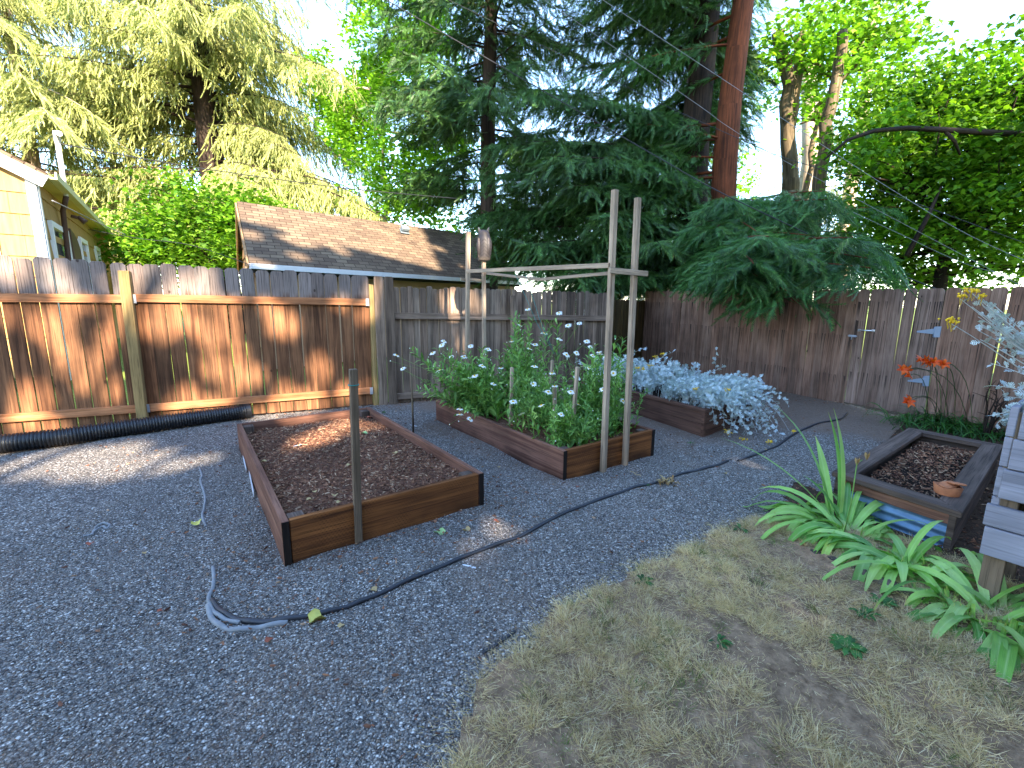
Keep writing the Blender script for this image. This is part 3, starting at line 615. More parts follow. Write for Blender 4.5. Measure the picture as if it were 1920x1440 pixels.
for (a,b_) in (((966,514),(1040,664)),((985,516),(1034,650))):
    p=W(*a,4.9); q=W(*b_,4.7); mid2=lerp(p,q,.55)-up*.05; mb=MB(); mb.tube([p,lerp(p,mid2,.5)+up*.01,mid2,q],.0022,5); mb.build('string',M['string'],tr)

# owl decoy
ob=zy(PD,490); ow=thing('owl_decoy',ob,'brown plastic owl decoy seen from behind on top of the trellis post','owl decoy')
def mat_owl():
    k=NT('owl_plastic',.55,.4); P=k.coord('Generated'); z=k.n('SeparateXYZ',2,Vector=P); x=k.n('SeparateXYZ',0,Vector=P)
    ch=k.math('FRACT',k.math('MULTIPLY',k.math('SUBTRACT',z,k.math('MULTIPLY',k.math('ABSOLUTE',k.math('SUBTRACT',x,.5)),-.45)),9)); ed=k.math('LESS_THAN',ch,.3)
    ed=k.math('MULTIPLY',ed,k.mr(z,.72,.62)); c=k.mix(k.noise(P,9,3),hx('1c1a1c'),hx('383235')); c=k.mix(k.mr(z,.8,.95),c,hx('4a3f39')); c=k.mix(k.math('MULTIPLY',ed,.8),c,hx('15110f')); c=k.mix(k.mr(z,.16,.05),c,hx('5a524c')); k.color(c); k.bump(k.math('SUBTRACT',1,ed),.8,.01); return k.m
mb=MB(); prof=[(0,.055),(.02,.075),(.06,.08),(.12,.083),(.18,.088),(.24,.086),(.28,.074),(.305,.068),(.33,.068),(.355,.058),(.37,.03),(.374,.001)]
nn=20; V=[]
for z_,r_ in prof:
    for j in range(nn):
        q=2*pi*j/nn; V.append(Vector((r_*1.02*cos(q)+.012*sin(z_*9),r_*.9*sin(q),z_))+ob)
mb.raw(V,[(i*nn+j,i*nn+(j+1)%nn,(i+1)*nn+(j+1)%nn,(i+1)*nn+j) for i in range(len(prof)-1) for j in range(nn)]+[tuple(range(nn))[::-1]]); mb.build('body',mat_owl(),ow)
for s_ in (-1,1):
    mb=MB(); c=ob+Vector((s_*.045,0,.35)); mb.tube([c,c+Vector((s_*.012,0,.03)),c+Vector((s_*.02,0,.055))],[.022,.013,.002],7); mb.build('ear_tuft',M['pole'],ow)
    mb=MB(); V=[]; 
    for i in range(9):
        t=i/8; z_=.27-.23*t; r_=.03*sin(pi*min(1,t*.9+.1)); 
        for j in range(8): q=2*pi*j/8; V.append(ob+Vector((s_*(.058)+r_*1.1*cos(q)*.9,-.048+r_*.8*sin(q),z_)))
    mb.raw(V,[(i*8+j,i*8+(j+1)%8,(i+1)*8+(j+1)%8,(i+1)*8+j) for i in range(8) for j in range(8)]); mb.build('wing',mat_owl(),ow)
# stakes
def stake(base,px,py,wd,label,mat=M['stake'],grp=None,rnd=False):
    b=Vector(base); d=ray(px,py); t=b.y/d.y; top=Vector((d.x*t,b.y,CH+d.z*t)); mb=MB()
    if rnd: mb.tube([b-up*.02,lerp(b,top,.5)+Vector((.004,0,0)),top],wd/2,8)
    else: mb.beam(b-up*.02,top,wd,wd*.85,v2)
    o=mb.build('garden_stake',mat,None,0 if rnd else .002); tag(o,label,'stake',grp); return b,top
st=stake(G(672,1019),662,692,.042,'square wooden stake standing against the front board of the empty bed')
q=at_z(st,st[1].z-.09); mb=MB(); mb.tube([q+Vector((.03*cos(a),.03*sin(a),0)) for a in np.linspace(0,6.28,9)],.003,5); tag(mb.build('twine_loop',M['string']),'green twine tied round the square stake at the empty bed','twine')
stake(G(775,812),769,664,.022,'thin round stick standing upright between the empty bed and the daisy bed',rnd=True)
for bx,by,tx,ty,lb in ((957,802,960,689,'short pale stake leftmost among the daisies'),(1026,790,1036,676,'short pale stake at the middle back of the daisies'),(1040,822,1040,724,'shortest pale stake low among the middle daisies'),(1071,830,1083,688,'short pale stake just left of the tall front trellis posts')):
    stake(G(bx,by,.15),tx,ty,.032,lb,M['pole'],'short stakes among the daisies')
# ================================================================ PIPE, HOSES
pts=[(-5.9,3.2),(-5.3,3.75),tuple(G(0,850).xy),tuple(G(100,838).xy),tuple(G(200,823).xy),tuple(G(340,802).xy),tuple(G(470,783).xy)]
def cat(pts,n=12):
    P=[Vector((*p,0)) if len(p)==2 else Vector(p) for p in pts]; out=[]
    for i in range(len(P)-1):
        p0,p1,p2,p3=P[max(i-1,0)],P[i],P[i+1],P[min(i+2,len(P)-1)]
        for k in range(n):
            t=k/n; out.append(.5*((2*p1)+(p2-p0)*t+(2*p0-5*p1+4*p2-p3)*t*t+(3*p1-p0-3*p2+p3)*t**3))
    out.append(P[-1]); return out
C_=cat(pts,10); LL=sum((C_[i+1]-C_[i]).length for i in range(len(C_)-1)); fine=[];acc=0;rr=[]
step=.0055; i=0; s_=0
cum=[0]
for i in range(len(C_)-1): cum.append(cum[-1]+(C_[i+1]-C_[i]).length)
s_=0;i=0
while s_<cum[-1]:
    while cum[i+1]<s_: i+=1
    fine.append(lerp(C_[i],C_[i+1],(s_-cum[i])/(cum[i+1]-cum[i]))+up*.09); rr.append(.082+.007*(1 if (s_/.026)%1<.5 else -1)*min(1,1)); s_+=step
dp=thing('drain_pipe',fine[0],'black corrugated drain pipe lying along the foot of the cedar fence','drain pipe')
mb=MB(); mb.tube(fine,rr,16,cap=False); mb.build('corrugated_tube',M['blackpipe'],dp)
mb=MB(); e=fine[-1]; d=(fine[-1]-fine[-3]).normalized(); mb.tube([e-d*.05,e+d*.001],.091,16,cap=False); mb.tube([e-d*.12,e-d*.119],.074,16); mb.build('end_rim',M['blackpipe'],dp)
def hose(name,px,r,mat,label,catg='hose',z=.0,n=8,jz=.003):
    P=[G(*q).xy for q in px]; C_=cat([tuple(p) for p in P],8); out=[Vector((p.x,p.y,wav(p.x,p.y)+r*.75+z+jz*sin(7*k))) for k,p in enumerate(C_)]
    mb=MB(); mb.tube(out,r,n); o=mb.build(name,mat); tag(o,label,catg); return o
hose('drip_hose',[(1588,776),(1575,787),(1540,795),(1500,809),(1450,838),(1384,864)],.012,M['hose'],'black soaker hose snaking across the far gravel past the silver plants')
hose('drip_hose',[(1365,864),(1340,877),(1300,886),(1260,896),(1225,908),(1180,919),(1120,938),(1060,962),(1000,996),(940,1022),(870,1051),(790,1085),(700,1123),(640,1146),(575,1163),(500,1170),(450,1166),(415,1148),(398,1128)],.0125,M['hose'],'long black soaker hose crossing the gravel in front of the beds')
hose('flat_tubing',[(399,1062),(401,1085),(398,1105),(391,1122),(398,1145),(420,1163),(450,1172)],.010,M['tape'],'pale grey tubing curling up from the end of the black hose','tubing')
hose('flat_tubing',[(390,1135),(400,1165),(432,1182),(480,1180),(540,1172)],.013,M['tape'],'blue grey sheet edge showing through gravel beside the hose bend','tubing',z=-.006)
hose('flat_tubing',[(374,876),(379,893),(376,903),(384,930),(382,950),(379,965),(386,985)],.008,M['tape'],'pale tubing poking out of the gravel left of the empty bed','tubing',z=-.002)
hose('flat_tubing',[(157,1005),(170,1001),(190,988),(200,990),(206,984),(190,983),(178,992),(172,1003)],.007,M['tape'],'small loop of pale grey tubing lying on the gravel at the left','tubing')
hose('drip_hose',[(905,1232),(930,1215),(948,1203),(966,1190)],.008,M['hose'],'short stub of black hose at the lawn edge near the camera')
# ================================================================ SMALL LITTER
def leafshape(mb,c,ang,sz,curl,lobes=5,m=0):
    n=14; V=[c+up*.004]; 
    for i in range(n+1):
        q=2*pi*i/n; r_=sz*(.55+.45*abs(cos(q*lobes/2))); V.append(c+Vector((cos(q+ang)*r_,sin(q+ang)*r_*.8,.004+curl*sz*(sin(q*2+ang)*.5+.5))))
    mb.raw(V,[(0,i,i+1) for i in range(1,n+1)],m)
def litter(px,py,sz,mat,label,z=0,catg='leaf',group=None,curl=.5,lobes=5):
    mb=MB(); leafshape(mb,G(px,py,z)+up*.008,random.random()*6,sz,curl,lobes); tag(mb.build('fallen_leaf',mat),label,catg,group)
mYel=mat_plain('yellow_leaf',(.55,.5,.12,1),.7,.2,30); mGr=mat_plain('green_leaf',(.28,.42,.16,1),.6,.2,30); mRed=mat_plain('red_leaf',(.3,.08,.04,1),.7,.2)
litter(595,1168,.045,mYel,'crumpled yellow leaf lying against the black hose',curl=1.)
litter(823,1003,.045,mGr,'pale green leaf lying in front of the empty bed',curl=.6)
litter(874,999,.03,M['dryleaf'],'small tan curled leaf right of the pale green leaf',curl=.9)
litter(368,985,.04,mYel,'yellow brown leaf on the tubing at the left of the empty bed',curl=.7)
litter(683,815,.035,mGr,'yellow green leaf on the mulch behind the square stake',z=.21)
litter(692,785,.03,mRed,'red orange leaf in the back corner of the empty bed',z=.21)
for k,(x,y) in enumerate([(590,925),(628,932),(580,940),(636,945),(655,875),(495,868),(740,852),(562,838)]):
    litter(x,y,.018+.01*random.random(),M['dryleaf'],'small dry leaf lying on the mulch of the empty bed',z=.205,group='dry leaves on the mulch')
for k,(x,y) in enumerate([(170,1023),(272,1040),(640,1178),(505,1205),(820,850),(935,878),(1083,915),(1540,1180),(1360,890),(930,980),(700,1110),(760,1065),(300,1150),(1435,845),(1160,870)]):
    litter(x,y,.014+.01*random.random(),mRed if k%3==0 else M['dryleaf'],'small dry leaf lying on the gravel',group='dry leaves on the gravel')
for (x,y,l,a,z,lb) in ((880,1066,.085,-.35,.0,'white plastic plant tag lying on gravel beside the long hose'),(775,800,.12,-.6,0,'narrow white strip lying at the foot of the round stick'),(558,838,.07,.9,.205,'bent white plastic scrap on the mulch of the empty bed'),(1180,905,.08,.0,.0,'')):
    if not lb: continue
    p=G(x,y,z)+up*.014; mb=MB(); d=Vector((cos(a),sin(a),0)); mb.prism([(-l/2,-.003),(l*.3,-.011),(l/2,-.010),(l/2,.010),(l*.3,.011),(-l/2,.003)],p,d,up.cross(d),up,.0015,0,0); tag(mb.build('plant_tag',M['whiteplastic']),lb,'plant tag')
# white strips along the left side of the empty bed
for (a_,b_,lb) in (((453,845),(462,885),'upper thin white strip standing against the left side board of the empty bed'),((468,890),(476,932),'lower thin white strip standing against the left side board of the empty bed')):
    p,q=G(*a_),G(*b_); mb=MB(); mb.beam(p+up*.02,q+up*.02,.006,.035); tag(mb.build('edging_strip',M['whiteplastic']),lb,'strip')
# terracotta shards on bed 4
pc=G(1775,925,.27); tc=thing('broken_pot',pc,'broken terracotta pot rim with shards on the corner of the metal ended bed','plant pot')
mb=MB(); nn=28; V=[]; 
for r_,z_ in ((.062,.0),(.072,.055),(.066,.056),(.056,.004)):
    for j in range(nn): q=2*pi*j/nn; V.append(pc+Vector((r_*cos(q),r_*sin(q),z_*(1+.12*sin(q*3)) if z_>.03 else z_)))
mb.raw(V,[(i*nn+j,i*nn+(j+1)%nn,(i+1)*nn+(j+1)%nn,(i+1)*nn+j) for i in range(3) for j in range(nn)]+[tuple(range(3*nn,4*nn))]); mb.build('rim',M['terra'],tc)
for k,(ox,oy,a,tl) in enumerate(((.0,.0,.3,.15),(.035,-.01,1.2,-.2))):
    mb=MB(); d=Vector((cos(a),sin(a),tl)).normalized(); s2=up.cross(d).normalized(); mb.prism([(-.06,-.03),(-.01,-.045),(.05,-.03),(.06,.02),(.01,.04),(-.05,.03)],pc+Vector((ox,oy,.056+.012*k)),d,s2,d.cross(s2),.008); mb.build('shard',M['terra'],tc,.002)
# edging logs
for k,(a_,b_,r_) in enumerate((((1520,1045),(1600,1078),.035),((1605,1085),(1725,1135),.045))):
    p,q=G(*a_),G(*b_); mb=MB(); n=9; mb.tube([lerp(p,q,i/(n-1))+Vector((0,0,r_*.45+.006*sin(i*2.1))) for i in range(n)],[r_*(1+.15*sin(i*1.7)) for i in range(n)],9); tag(mb.build('edging_log',M['log']),('short rotten edging log between the lawn and the iris leaves','longer grey edging log under the iris leaves at the lawn edge')[k],'log')
# tuft of debris and twigs on gravel
def twig(px,py,l,label,z=.01):
    c=G(px,py)+up*z; a=random.random()*3; mb=MB(); P=[c+Vector((cos(a+.4*sin(i))*l*(i/6-.5),sin(a)*l*(i/6-.5),.006*sin(i*2))) for i in range(7)]; mb.tube(P,.003,5); mb.tube([P[3],P[3]+Vector((l*.2,l*.15,.01))],.002,5); tag(mb.build('twig',M['dryleaf']),label,'twig')
twig(1190,890,.14,'dry forked twig on gravel in front of the daisy bed'); 
for k in range(5): twig(1240+8*k,905+3*k,.12,'dry twig in a small heap beside the long hose',.012+.006*k) if k<1 else None
mb=MB()
for k in range(26):
    c=G(1248+random.gauss(0,10),907+random.gauss(0,3)); d=Vector((random.gauss(0,1),random.gauss(0,1),.25)).normalized(); mb.ribbon([c+up*.006,c+up*.03+d*.03,c+up*.015+d*.07],[.006,.008,.001],up.cross(d))
tag(mb.build('dry_plant_heap',M['dryleaf']),'small heap of pulled dead weeds lying on the long hose','weeds')
# weeds
def weed(px,py,n,l,label,z=None,mat=M['weed']):
    c=G(px,py); c.z=lawn_z(c.x,c.y)+.01 if inside(LAWNP,c.x,c.y) else .01
    mb=MB()
    for k in range(n):
        a=random.random()*2*pi; d=Vector((cos(a),sin(a),0)); L=l*(.6+.5*random.random()); r_=.02*random.random()
        o=c+d*r_; mb.ribbon([o,o+d*L*.4+up*L*.35,o+d*L*.8+up*L*.3,o+d*L+up*L*.15],[L*.06,L*.16,L*.14,L*.01],up.cross(d),.15)
    tag(mb.build('weed',mat),label,'weed')
weed(1205,1102,12,.05,'dark green weed at the upper edge of the dry lawn'); weed(1345,1213,10,.05,'small green weed in the middle of the dry lawn'); weed(1585,1232,60,.06,'large leafy green weed at the bottom of the dry lawn')
weed(1655,1140,26,.05,'low green weed beside the edging log'); weed(1620,1165,20,.05,'green weed left of the edging log in the dry grass'); weed(1212,913,5,.03,'tiny green weed sprouting beside the long hose'); weed(1295,833,8,.035,'tiny weed on the soil in front of the silver plant bed')
weed(1390,1000,8,.05,'small weed in the grass near the gravel edge'); weed(720,775,10,.04,'low weed behind the empty bed by the fence')
# ================================================================ BUILDINGS BEYOND THE FENCE
def wall_courses(mb,p0,p1,z0,z1,n,exp_=.31,tilt=.022,topf=None):
    """shingle courses on the wall p0-p1; n points outwards; topf(s)->z limits the top (gable)"""
    ax=(p1-p0); L=ax.length; ax.normalize(); k=0; z=z0
    while z<z1:
        h=min(exp_,z1-z); a,b=0.,L
        if topf:
            ss=[s for s in np.linspace(0,L,80) if topf(s)>z+h]
            if not ss: break
            a,b=min(ss),max(ss)
            s2=[s for s in np.linspace(0,L,80) if topf(s)>z]; a2,b2=min(s2),max(s2)
        else: a2,b2=a,b
        P=[p0+ax*a2+up*z+n*tilt,p0+ax*b2+up*z+n*tilt,p0+ax*b+up*(z+h)+n*.002,p0+ax*a+up*(z+h)+n*.002]; o=random.random()*9
        mb.face(P,[(a2+o,0),(b2+o,0),(b+o,h),(a+o,h)]); mb.face([p0+ax*a2+up*z,p0+ax*b2+up*z,P[1],P[0]],[(0,0)]*4); z+=h
def window(par,p,ax,n,w_,h_,z0,cols=1,name='window'):
    fr=MB(); t=.09
    for a,b,c,d in ((-t,0,-t,h_+t),(w_,w_+t,-t,h_+t),(0,w_,h_,h_+t),(0,w_,-t,0)):
        fr.prism([(a,c),(b,c),(b,d),(a,d)],p+up*z0,ax,up,n,.06,0,0)
    fr.prism([(0,h_*.5-.02),(w_,h_*.5-.02),(w_,h_*.5+.02),(0,h_*.5+.02)],p+up*z0,ax,up,n,.03,0,0)
    f=fr.build(name,M['white'],par); g=MB(); g.prism([(0,0),(w_,0),(w_,h_),(0,h_)],p+up*z0+n*.005,ax,up,n,.01,0,0); g.build('pane',M['glass'],f); return f
K0=W(60,322,7.3); zE=K0.z
s_dir=Vector((-.593,.805,0)); f_dir=Vector((-.805,-.593,0)); HC=Vector((K0.x,K0.y,0))
nS=Vector((.805,.593,0)); nG=Vector((.593,-.805,0))
hs=thing('yellow_house',HC,'yellow shingled house with white corner trim standing beyond the left end of the fence','house')
LS=9.6; pitch=.55; WG=6.6
mb=MB(); wall_courses(mb,HC,HC+s_dir*LS,.2,zE-.08,nS); mb.build('side_wall',M['yellow_shingle'],hs)
mb=MB(); wall_courses(mb,HC,HC+f_dir*WG,.2,zE+WG/2*pitch,nG,topf=lambda s:zE-.05+min(s,WG-s)*pitch); mb.build('gable_wall',M['yellow_shingle'],hs)
mb=MB(); mb.beam(HC+nG*.02+f_dir*.03+up*.1,HC+nG*.02+f_dir*.03+up*(zE-.05),.11,.07,nG); mb.beam(HC+nS*.02+s_dir*.05+up*.1,HC+nS*.02+s_dir*.05+up*(zE-.09),.10,.04,nS); mb.build('corner_trim',M['white'],hs)
mb=MB(); e=HC+s_dir*LS; mb.beam(e+nS*.02+up*.1,e+nS*.02+up*(zE-.1),.11,.05,nS); mb.build('corner_trim',M['white'],hs)
rd=HC+f_dir*(WG/2)+up*(zE+WG/2*pitch); slope=(HC+up*zE-rd).normalized(); ov=.14
mb=MB()
for sg in (0,1):
    base=HC+up*zE if sg==0 else HC+f_dir*WG+up*zE; dn=(base-rd).normalized(); a=rd-s_dir*ov; 
    mb.prism([(0,0),(LS+2*ov,0),(LS+2*ov,(base-rd).length+.18),(0,(base-rd).length+.18)],a+up*.03,s_dir,dn,s_dir.cross(dn) if s_dir.cross(dn).z>0 else -s_dir.cross(dn),.05,0,0)
mb.build('roof',M['roof'],hs)
mb=MB()
for sg in (0,1):
    base=HC+up*zE if sg==0 else HC+f_dir*WG+up*zE; dn=(base-rd).normalized()
    mb.beam(rd+nG*.12-up*.06,base+nG*.12-up*.06+dn*.17,.03,.19,Vector((0,0,1)))
mb.build('rake_board',M['white'],hs,.004)
mb=MB(); g0_=HC+up*(zE-.09)+nS*.17-s_dir*.1
mb.prism([(0,0),(.11,0),(.11,.11),(.09,.11),(.08,.03),(.02,.03),(.01,.11),(0,.11)],g0_,nS,up,s_dir,LS+.3,0,0); mb.build('gutter',mat_plain('cream_gutter',(.6,.56,.3,1),.6,.08),hs)
mb=MB(); mb.beam(HC+nS*.09+up*(zE-.10),HC+s_dir*LS+nS*.09+up*(zE-.10),.17,.012); mb.build('soffit',mat_plain('yellow_soffit',(.55,.45,.15,1),.7,.08),hs)
def on_side(px,py): 
    p=on_line(px,HC,HC+s_dir,py); return (p-HC).dot(s_dir),Z(px,py,p)
for (x0,x1,yt,yb) in ((91,119,424,500),(146,158,452,505),(176,183,468,505)):
    a,zt_=on_side(x0,yt); b,_=on_side(x1,yt+8); window(hs,HC+s_dir*a+nS*.0,s_dir,nS,b-a,1.05,zt_-1.05)
a,zt_=on_side(125,428); b,_=on_side(141,440); mb=MB(); mb.prism([(0,0),(b-a,0),(b-a,.85),((b-a)*.75,1.0),((b-a)*.4,1.1),(0,1.15)],HC+s_dir*a+up*(zt_-1.15),s_dir,up,nS,.05,0,0); mb.build('dark_shutter',M['conduit'],hs)
p=on_line(5,HC,HC+f_dir,430); a=(p-HC).dot(f_dir); zz=Z(5,384,p); window(hs,HC+f_dir*(a+.15),f_dir,nG,.9,1.1,zz-1.15)
# service mast: white above the eave, brown conduit below
def spt(px,py,o): p=on_line(px,HC+nS*o,HC+nS*o+s_dir,py); return Vector((p.x,p.y,Z(px,py,p)))
ma,mb_,mc,md=spt(113,275,.2),spt(124,368,.2),spt(118,395,.1),spt(128,482,.06)
mb=MB(); mb.tube([Vector((mb_.x,mb_.y,ma.z)),mb_],.036,10); mb.tube([Vector((mb_.x,mb_.y,ma.z)),Vector((mb_.x,mb_.y,ma.z+.18)),Vector((mb_.x+.1,mb_.y-.05,ma.z+.14))],.045,8); mb.build('service_mast',M['white'],hs)
mb=MB(); mb.tube([mb_,lerp(mb_,mc,.5)+up*-.02,mc,md,md-up*1.2],.04,10); mb.build('conduit',M['conduit'],hs)
mb=MB(); q=spt(133,405,.1); mb.tube([q,q+nS*.12-up*.03],[.03,.03],8); mb.tube([q+nS*.1,q+nS*.2-up*.1],[.035,.06],10); mb.build('flood_light',M['conduit'],hs)
MAST=Vector((mb_.x,mb_.y,ma.z))
# orange stucco house behind
p=W(206,560,18); q=W(243,560,19.5); st2=thing('orange_house',(p.x,p.y,0),'orange stucco house wall glimpsed between the yellow house and the green tree','house')
mb=MB(); a=Vector((p.x-3,p.y-.9,0)); b=Vector((q.x,q.y,0)); hh=W(220,436,18).z; d=(b-a).normalized(); nn_=Vector((d.y,-d.x,0)); mb.prism([(0,0),((b-a).length,0),((b-a).length,hh),(0,hh)],a,d,up,-nn_,3,0,0); mb.build('wall',M['brickwall'],st2)
mb=MB(); mb.prism([(-.3,hh),((b-a).length+.3,hh),((b-a).length+.3,hh+.1),(-.3,hh+.1)],a+nn_*.3,d,up,-nn_,3.6,0,0); mb.build('roof',M['tan'],st2)
# garage
EL=W(468,494,8.9); zE2=EL.z; ER=W(850,521,1); d_=ray(862,521); t_=(zE2-CH)/d_.z; ER=Vector((d_.x*t_,d_.y*t_,zE2))
dg=(ER-EL).normalized(); LG=(ER-EL).length+3.0
d_=ray(444,377); RLp=W(444,377,10.9); zR=RLp.z; ER2=EL+dg*LG; _n=(ER2-EL).cross(RLp-EL); d_=ray(868,437); t_=(EL-Vector((0,0,CH))).dot(_n)/d_.dot(_n); RRp=Vector((0,0,CH))+d_*t_; RRp=RLp+(RRp-RLp)*1.2
gr=thing('garage',(EL.x,EL.y,0),'tan garage with a brown shingled roof and white gutter behind the grey fence','garage')
mb=MB(); 
def rp(p): return p
sd=(RLp-EL); Ls=sd.length
mb.face([EL,ER2,RRp,RLp],[(0,0),(LG,0),((RRp-RLp).length+.0,Ls*1.0),(0,Ls)]); th=up*-.05
mb.face([EL+th,RLp+th,RRp+th,ER2+th]); mb.face([EL,EL+th,ER2+th,ER2],[(0,0)]*4); mb.face([EL,RLp,RLp+th,EL+th],[(0,0)]*4)
back=Vector((RLp.x*2-EL.x,RLp.y*2-EL.y,zE2)); backR=Vector((RRp.x*2-ER2.x,RRp.y*2-ER2.y,zE2)); mb.face([RLp,RRp,backR,back],[(0,0),(8,0),(8,2.6),(0,2.6)])
mb.build('roof',M['roof'],gr)
mb=MB(); nE=Vector((dg.y,-dg.x,0)); mb.prism([(0,-.1),(.11,-.1),(.11,.0),(.09,0),(.08,-.07),(.02,-.07),(.01,0),(0,0)],EL+nE*.0-dg*.02+up*.0,nE,up,dg,LG,0,0); mb.build('gutter',mat_plain('white_gutter',(.55,.56,.58,1),.5,.08),gr)
mb=MB(); mb.beam(EL+nE*-.01+up*-.11,ER2+nE*-.01+up*-.11,.02,.12); mb.build('fascia',M['dark'],gr)
inn=-nE*.25
mb=MB(); a=EL+inn; b=ER2+inn; a.z=b.z=0; ax_=(b-a).normalized(); mb.prism([(0,0),((b-a).length,0),((b-a).length,zE2-.04),(0,zE2-.04)],a+dg*.06,ax_,up,-nE,.1,0,0); mb.build('front_wall',M['tan'],gr)
gax=Vector((back.x-EL.x,back.y-EL.y,0)); GL=gax.length; gax.normalize(); mb=MB(); A0=Vector((EL.x,EL.y,0))+dg*.10+gax*.12; ng=-dg; ng=Vector((gax.y,-gax.x,0)); ng=ng if ng.dot(dg)<0 else -ng
wall_courses(mb,A0,A0+gax*(GL-.24),.2,zR,ng,.28,.02,topf=lambda s:zE2-.06+min(s,GL-.24-s)*(zR-zE2)/(GL/2)); mb.build('gable_wall',M['tan_siding'],gr)
mb=MB(); 
for a_,b_ in ((EL,RLp),(RLp,back)): mb.beam(a_+up*-.1-dg*.03,b_+up*-.1-dg*.03,.03,.14)
mb.build('rake_board',M['tan_siding'],gr)
cd=lambda px,py:(lambda d:(lambda nrm:(lambda t:Vector((0,0,CH))+d*t)((RRp-Vector((0,0,CH))).dot(nrm)/d.dot(nrm)))((ER2-RRp).cross(RLp-RRp)))(ray(px,py))
c=cd(757,434); un=(RRp-ER2).normalized(); nr=dg.cross(un).normalized(); nr=nr if nr.z>0 else -nr; c=c+nr*.03
mb=MB(); mb.prism([(-.17,-.24),(.17,-.24),(.17,.1),(-.17,.1)],c+nr*.004,dg,un,nr,.012,0,0); mb.prism([(-.13,-.05),(.13,-.05),(.15,-.02),(.15,.2),(.12,.24),(-.12,.24),(-.15,.2),(-.15,-.02)],c+nr*.05-un*.1,dg,un,nr,.07,0,0); mb.build('roof_vent',M['vent'],gr,.01)
# pale house far behind the redwoods
p=W(1160,560,26); q=W(1420,560,30); fh=thing('pale_house',(p.x,p.y,0),'pale cream house glimpsed far behind the dark trunks','house')
a=Vector((p.x,p.y,0)); b=Vector((q.x,q.y,0)); d=(b-a).normalized(); nn_=Vector((d.y,-d.x,0)); mb=MB(); mb.prism([(0,0),((b-a).length,0),((b-a).length,2.75),(0,2.75)],a,d,up,-nn_,5,0,0); mb.build('wall',M['white'],fh)
mb=MB(); L=(b-a).length; mb.prism([(-.4,2.7),(L+.4,2.7),(L*.8,4.2),(L*.2,4.2)],a+nn_*.3,d,up,-nn_,5.5,0,0); mb.build('roof',M['roof'],fh)
window(fh,a+d*2,d,nn_,1.2,1.1,1.2)
# ================================================================ TREES
def triblade(): # pointed leaf
    return [(0,0,0),(.45,.28,.03),(.45,-.28,.03),(1,0,-.12)],[(0,2,1),(1,2,3)]
def mapleleaf():
    V=[(0,0,0)];n=10
    R_=[.35,.75,.5,1.0,.55,.75,.35]; A_=[-110,-75,-40,0,40,75,110]
    for r_,a in zip(R_,A_): V.append((r_*cos(radians(a))*.7+.2,r_*sin(radians(a))*.7,-.08*r_*r_))
    return V,[(0,i,i+1) for i in range(1,7)]
def spray(nn=9,ang=48,ln=.30,drp=.22,wd=.045):
    V=[(0,0,0),(0,.012,0),(1,0,-drp)];Fc=[(0,1,2)]
    for i in range(nn):
        t=(i+.3)/nn; z=-drp*t*t
        for s_ in (-1,1):
            L=ln*(1.1-.55*t); a=radians(ang); b=len(V); V+= [(t-wd,0,z),(t+wd,0,z),(t+L*cos(a),s_*L*sin(a),z-.03-.05*t)]; Fc.append((b,b+1,b+2))
    return V,Fc
mV,mF=mapleleaf(); tV,tF=triblade(); sV,sF=spray(); dV,dF=spray(9,38,.27,.25,.065)
def n3(P,s,o): 
    x,y,z=P[:,0]*s+o,P[:,1]*s+2*o,P[:,2]*s+3*o
    return (np.sin(1.7*x+.9*y)*np.cos(1.3*z+.4)+.7*np.sin(3.1*y-2.3*z+x)+.45*np.sin(5.3*x+4.7*z-2*y))/1.6
def limb(mb,a,b,r0,r1,bow=.1,n=7,k=7):
    a,b=Vector(a),Vector(b); L=(b-a).length; o=Vector((random.uniform(-1,1),random.uniform(-1,1),random.uniform(-.3,1)))*L*bow
    mb.tube([lerp(a,b,i/n)+o*4*(i/n)*(1-i/n)*.5+Vector((random.gauss(0,.01),random.gauss(0,.01),0))*L for i in range(n+1)],[lerp(r0,r1,(i/n)**.8) for i in range(n+1)],k)
def crown_pts(ells,n,thr,ns,o,nclus=None,spread=.32):
    out=[]
    vol=[e[1][0]*e[1][1]*e[1][2] for e in ells]; tv=sum(vol)
    for (c,r),v in zip(ells,vol):
        m=int(n*v/tv); k=max(6,int(m/(nclus or 28))); d=rdir(k,-.8,1); q=d*(RS.rand(k)**.33)[:,None]*np.array(r)+np.array(c)
        P=np.repeat(q,max(1,m//k),0); P=P+RS.randn(*P.shape)*spread*np.array([1,1,.6]); out.append(P)
    P=np.concatenate(out); return P[n3(P,ns,o)>thr]
def decid(name,label,trunk,ells,n,leaf,mat,bark,thr=-.25,ns=1.3,proto='maple',cat_='tree',group=None,limbs=True,spread=.32,hang=.35,nclus=None):
    base=trunk[0][0]; t=thing(name,(base[0],base[1],0),label,cat_,group); mb=MB()
    for (a,b,r0,r1) in trunk: limb(mb,a,b,r0,r1,.04,9,9)
    if limbs:
        for (c,r) in ells:
            st_=min((lerp(Vector(a),Vector(b),k_) for a,b,_,_ in trunk for k_ in (.5,.7,.9)),key=lambda p:(p-Vector(c)).length)
            limb(mb,st_,c,trunk[0][2]*.45,.02,.15)
            for k in range(7):
                q=Vector(c)+Vector([x*rr_*.85 for x,rr_ in zip(rdir(1,-.4,.9)[0],r)]); limb(mb,lerp(st_,Vector(c),.4+.5*random.random()),q,trunk[0][2]*.16+.008,.006,.18,6,5)
    mb.build('trunk',bark,t)
    P=crown_pts(ells,n,thr,ns,random.random()*9,nclus,spread); m=len(P); D=rdir(m,-.9,.3); sz=leaf*(.65+.7*RS.rand(m))
    V,F_=(mV,mF) if proto=='maple' else (tV,tF)
    scatter('crown',V,F_,P,frames(D,RS.randn(m)*hang),sz,mat,t); return t
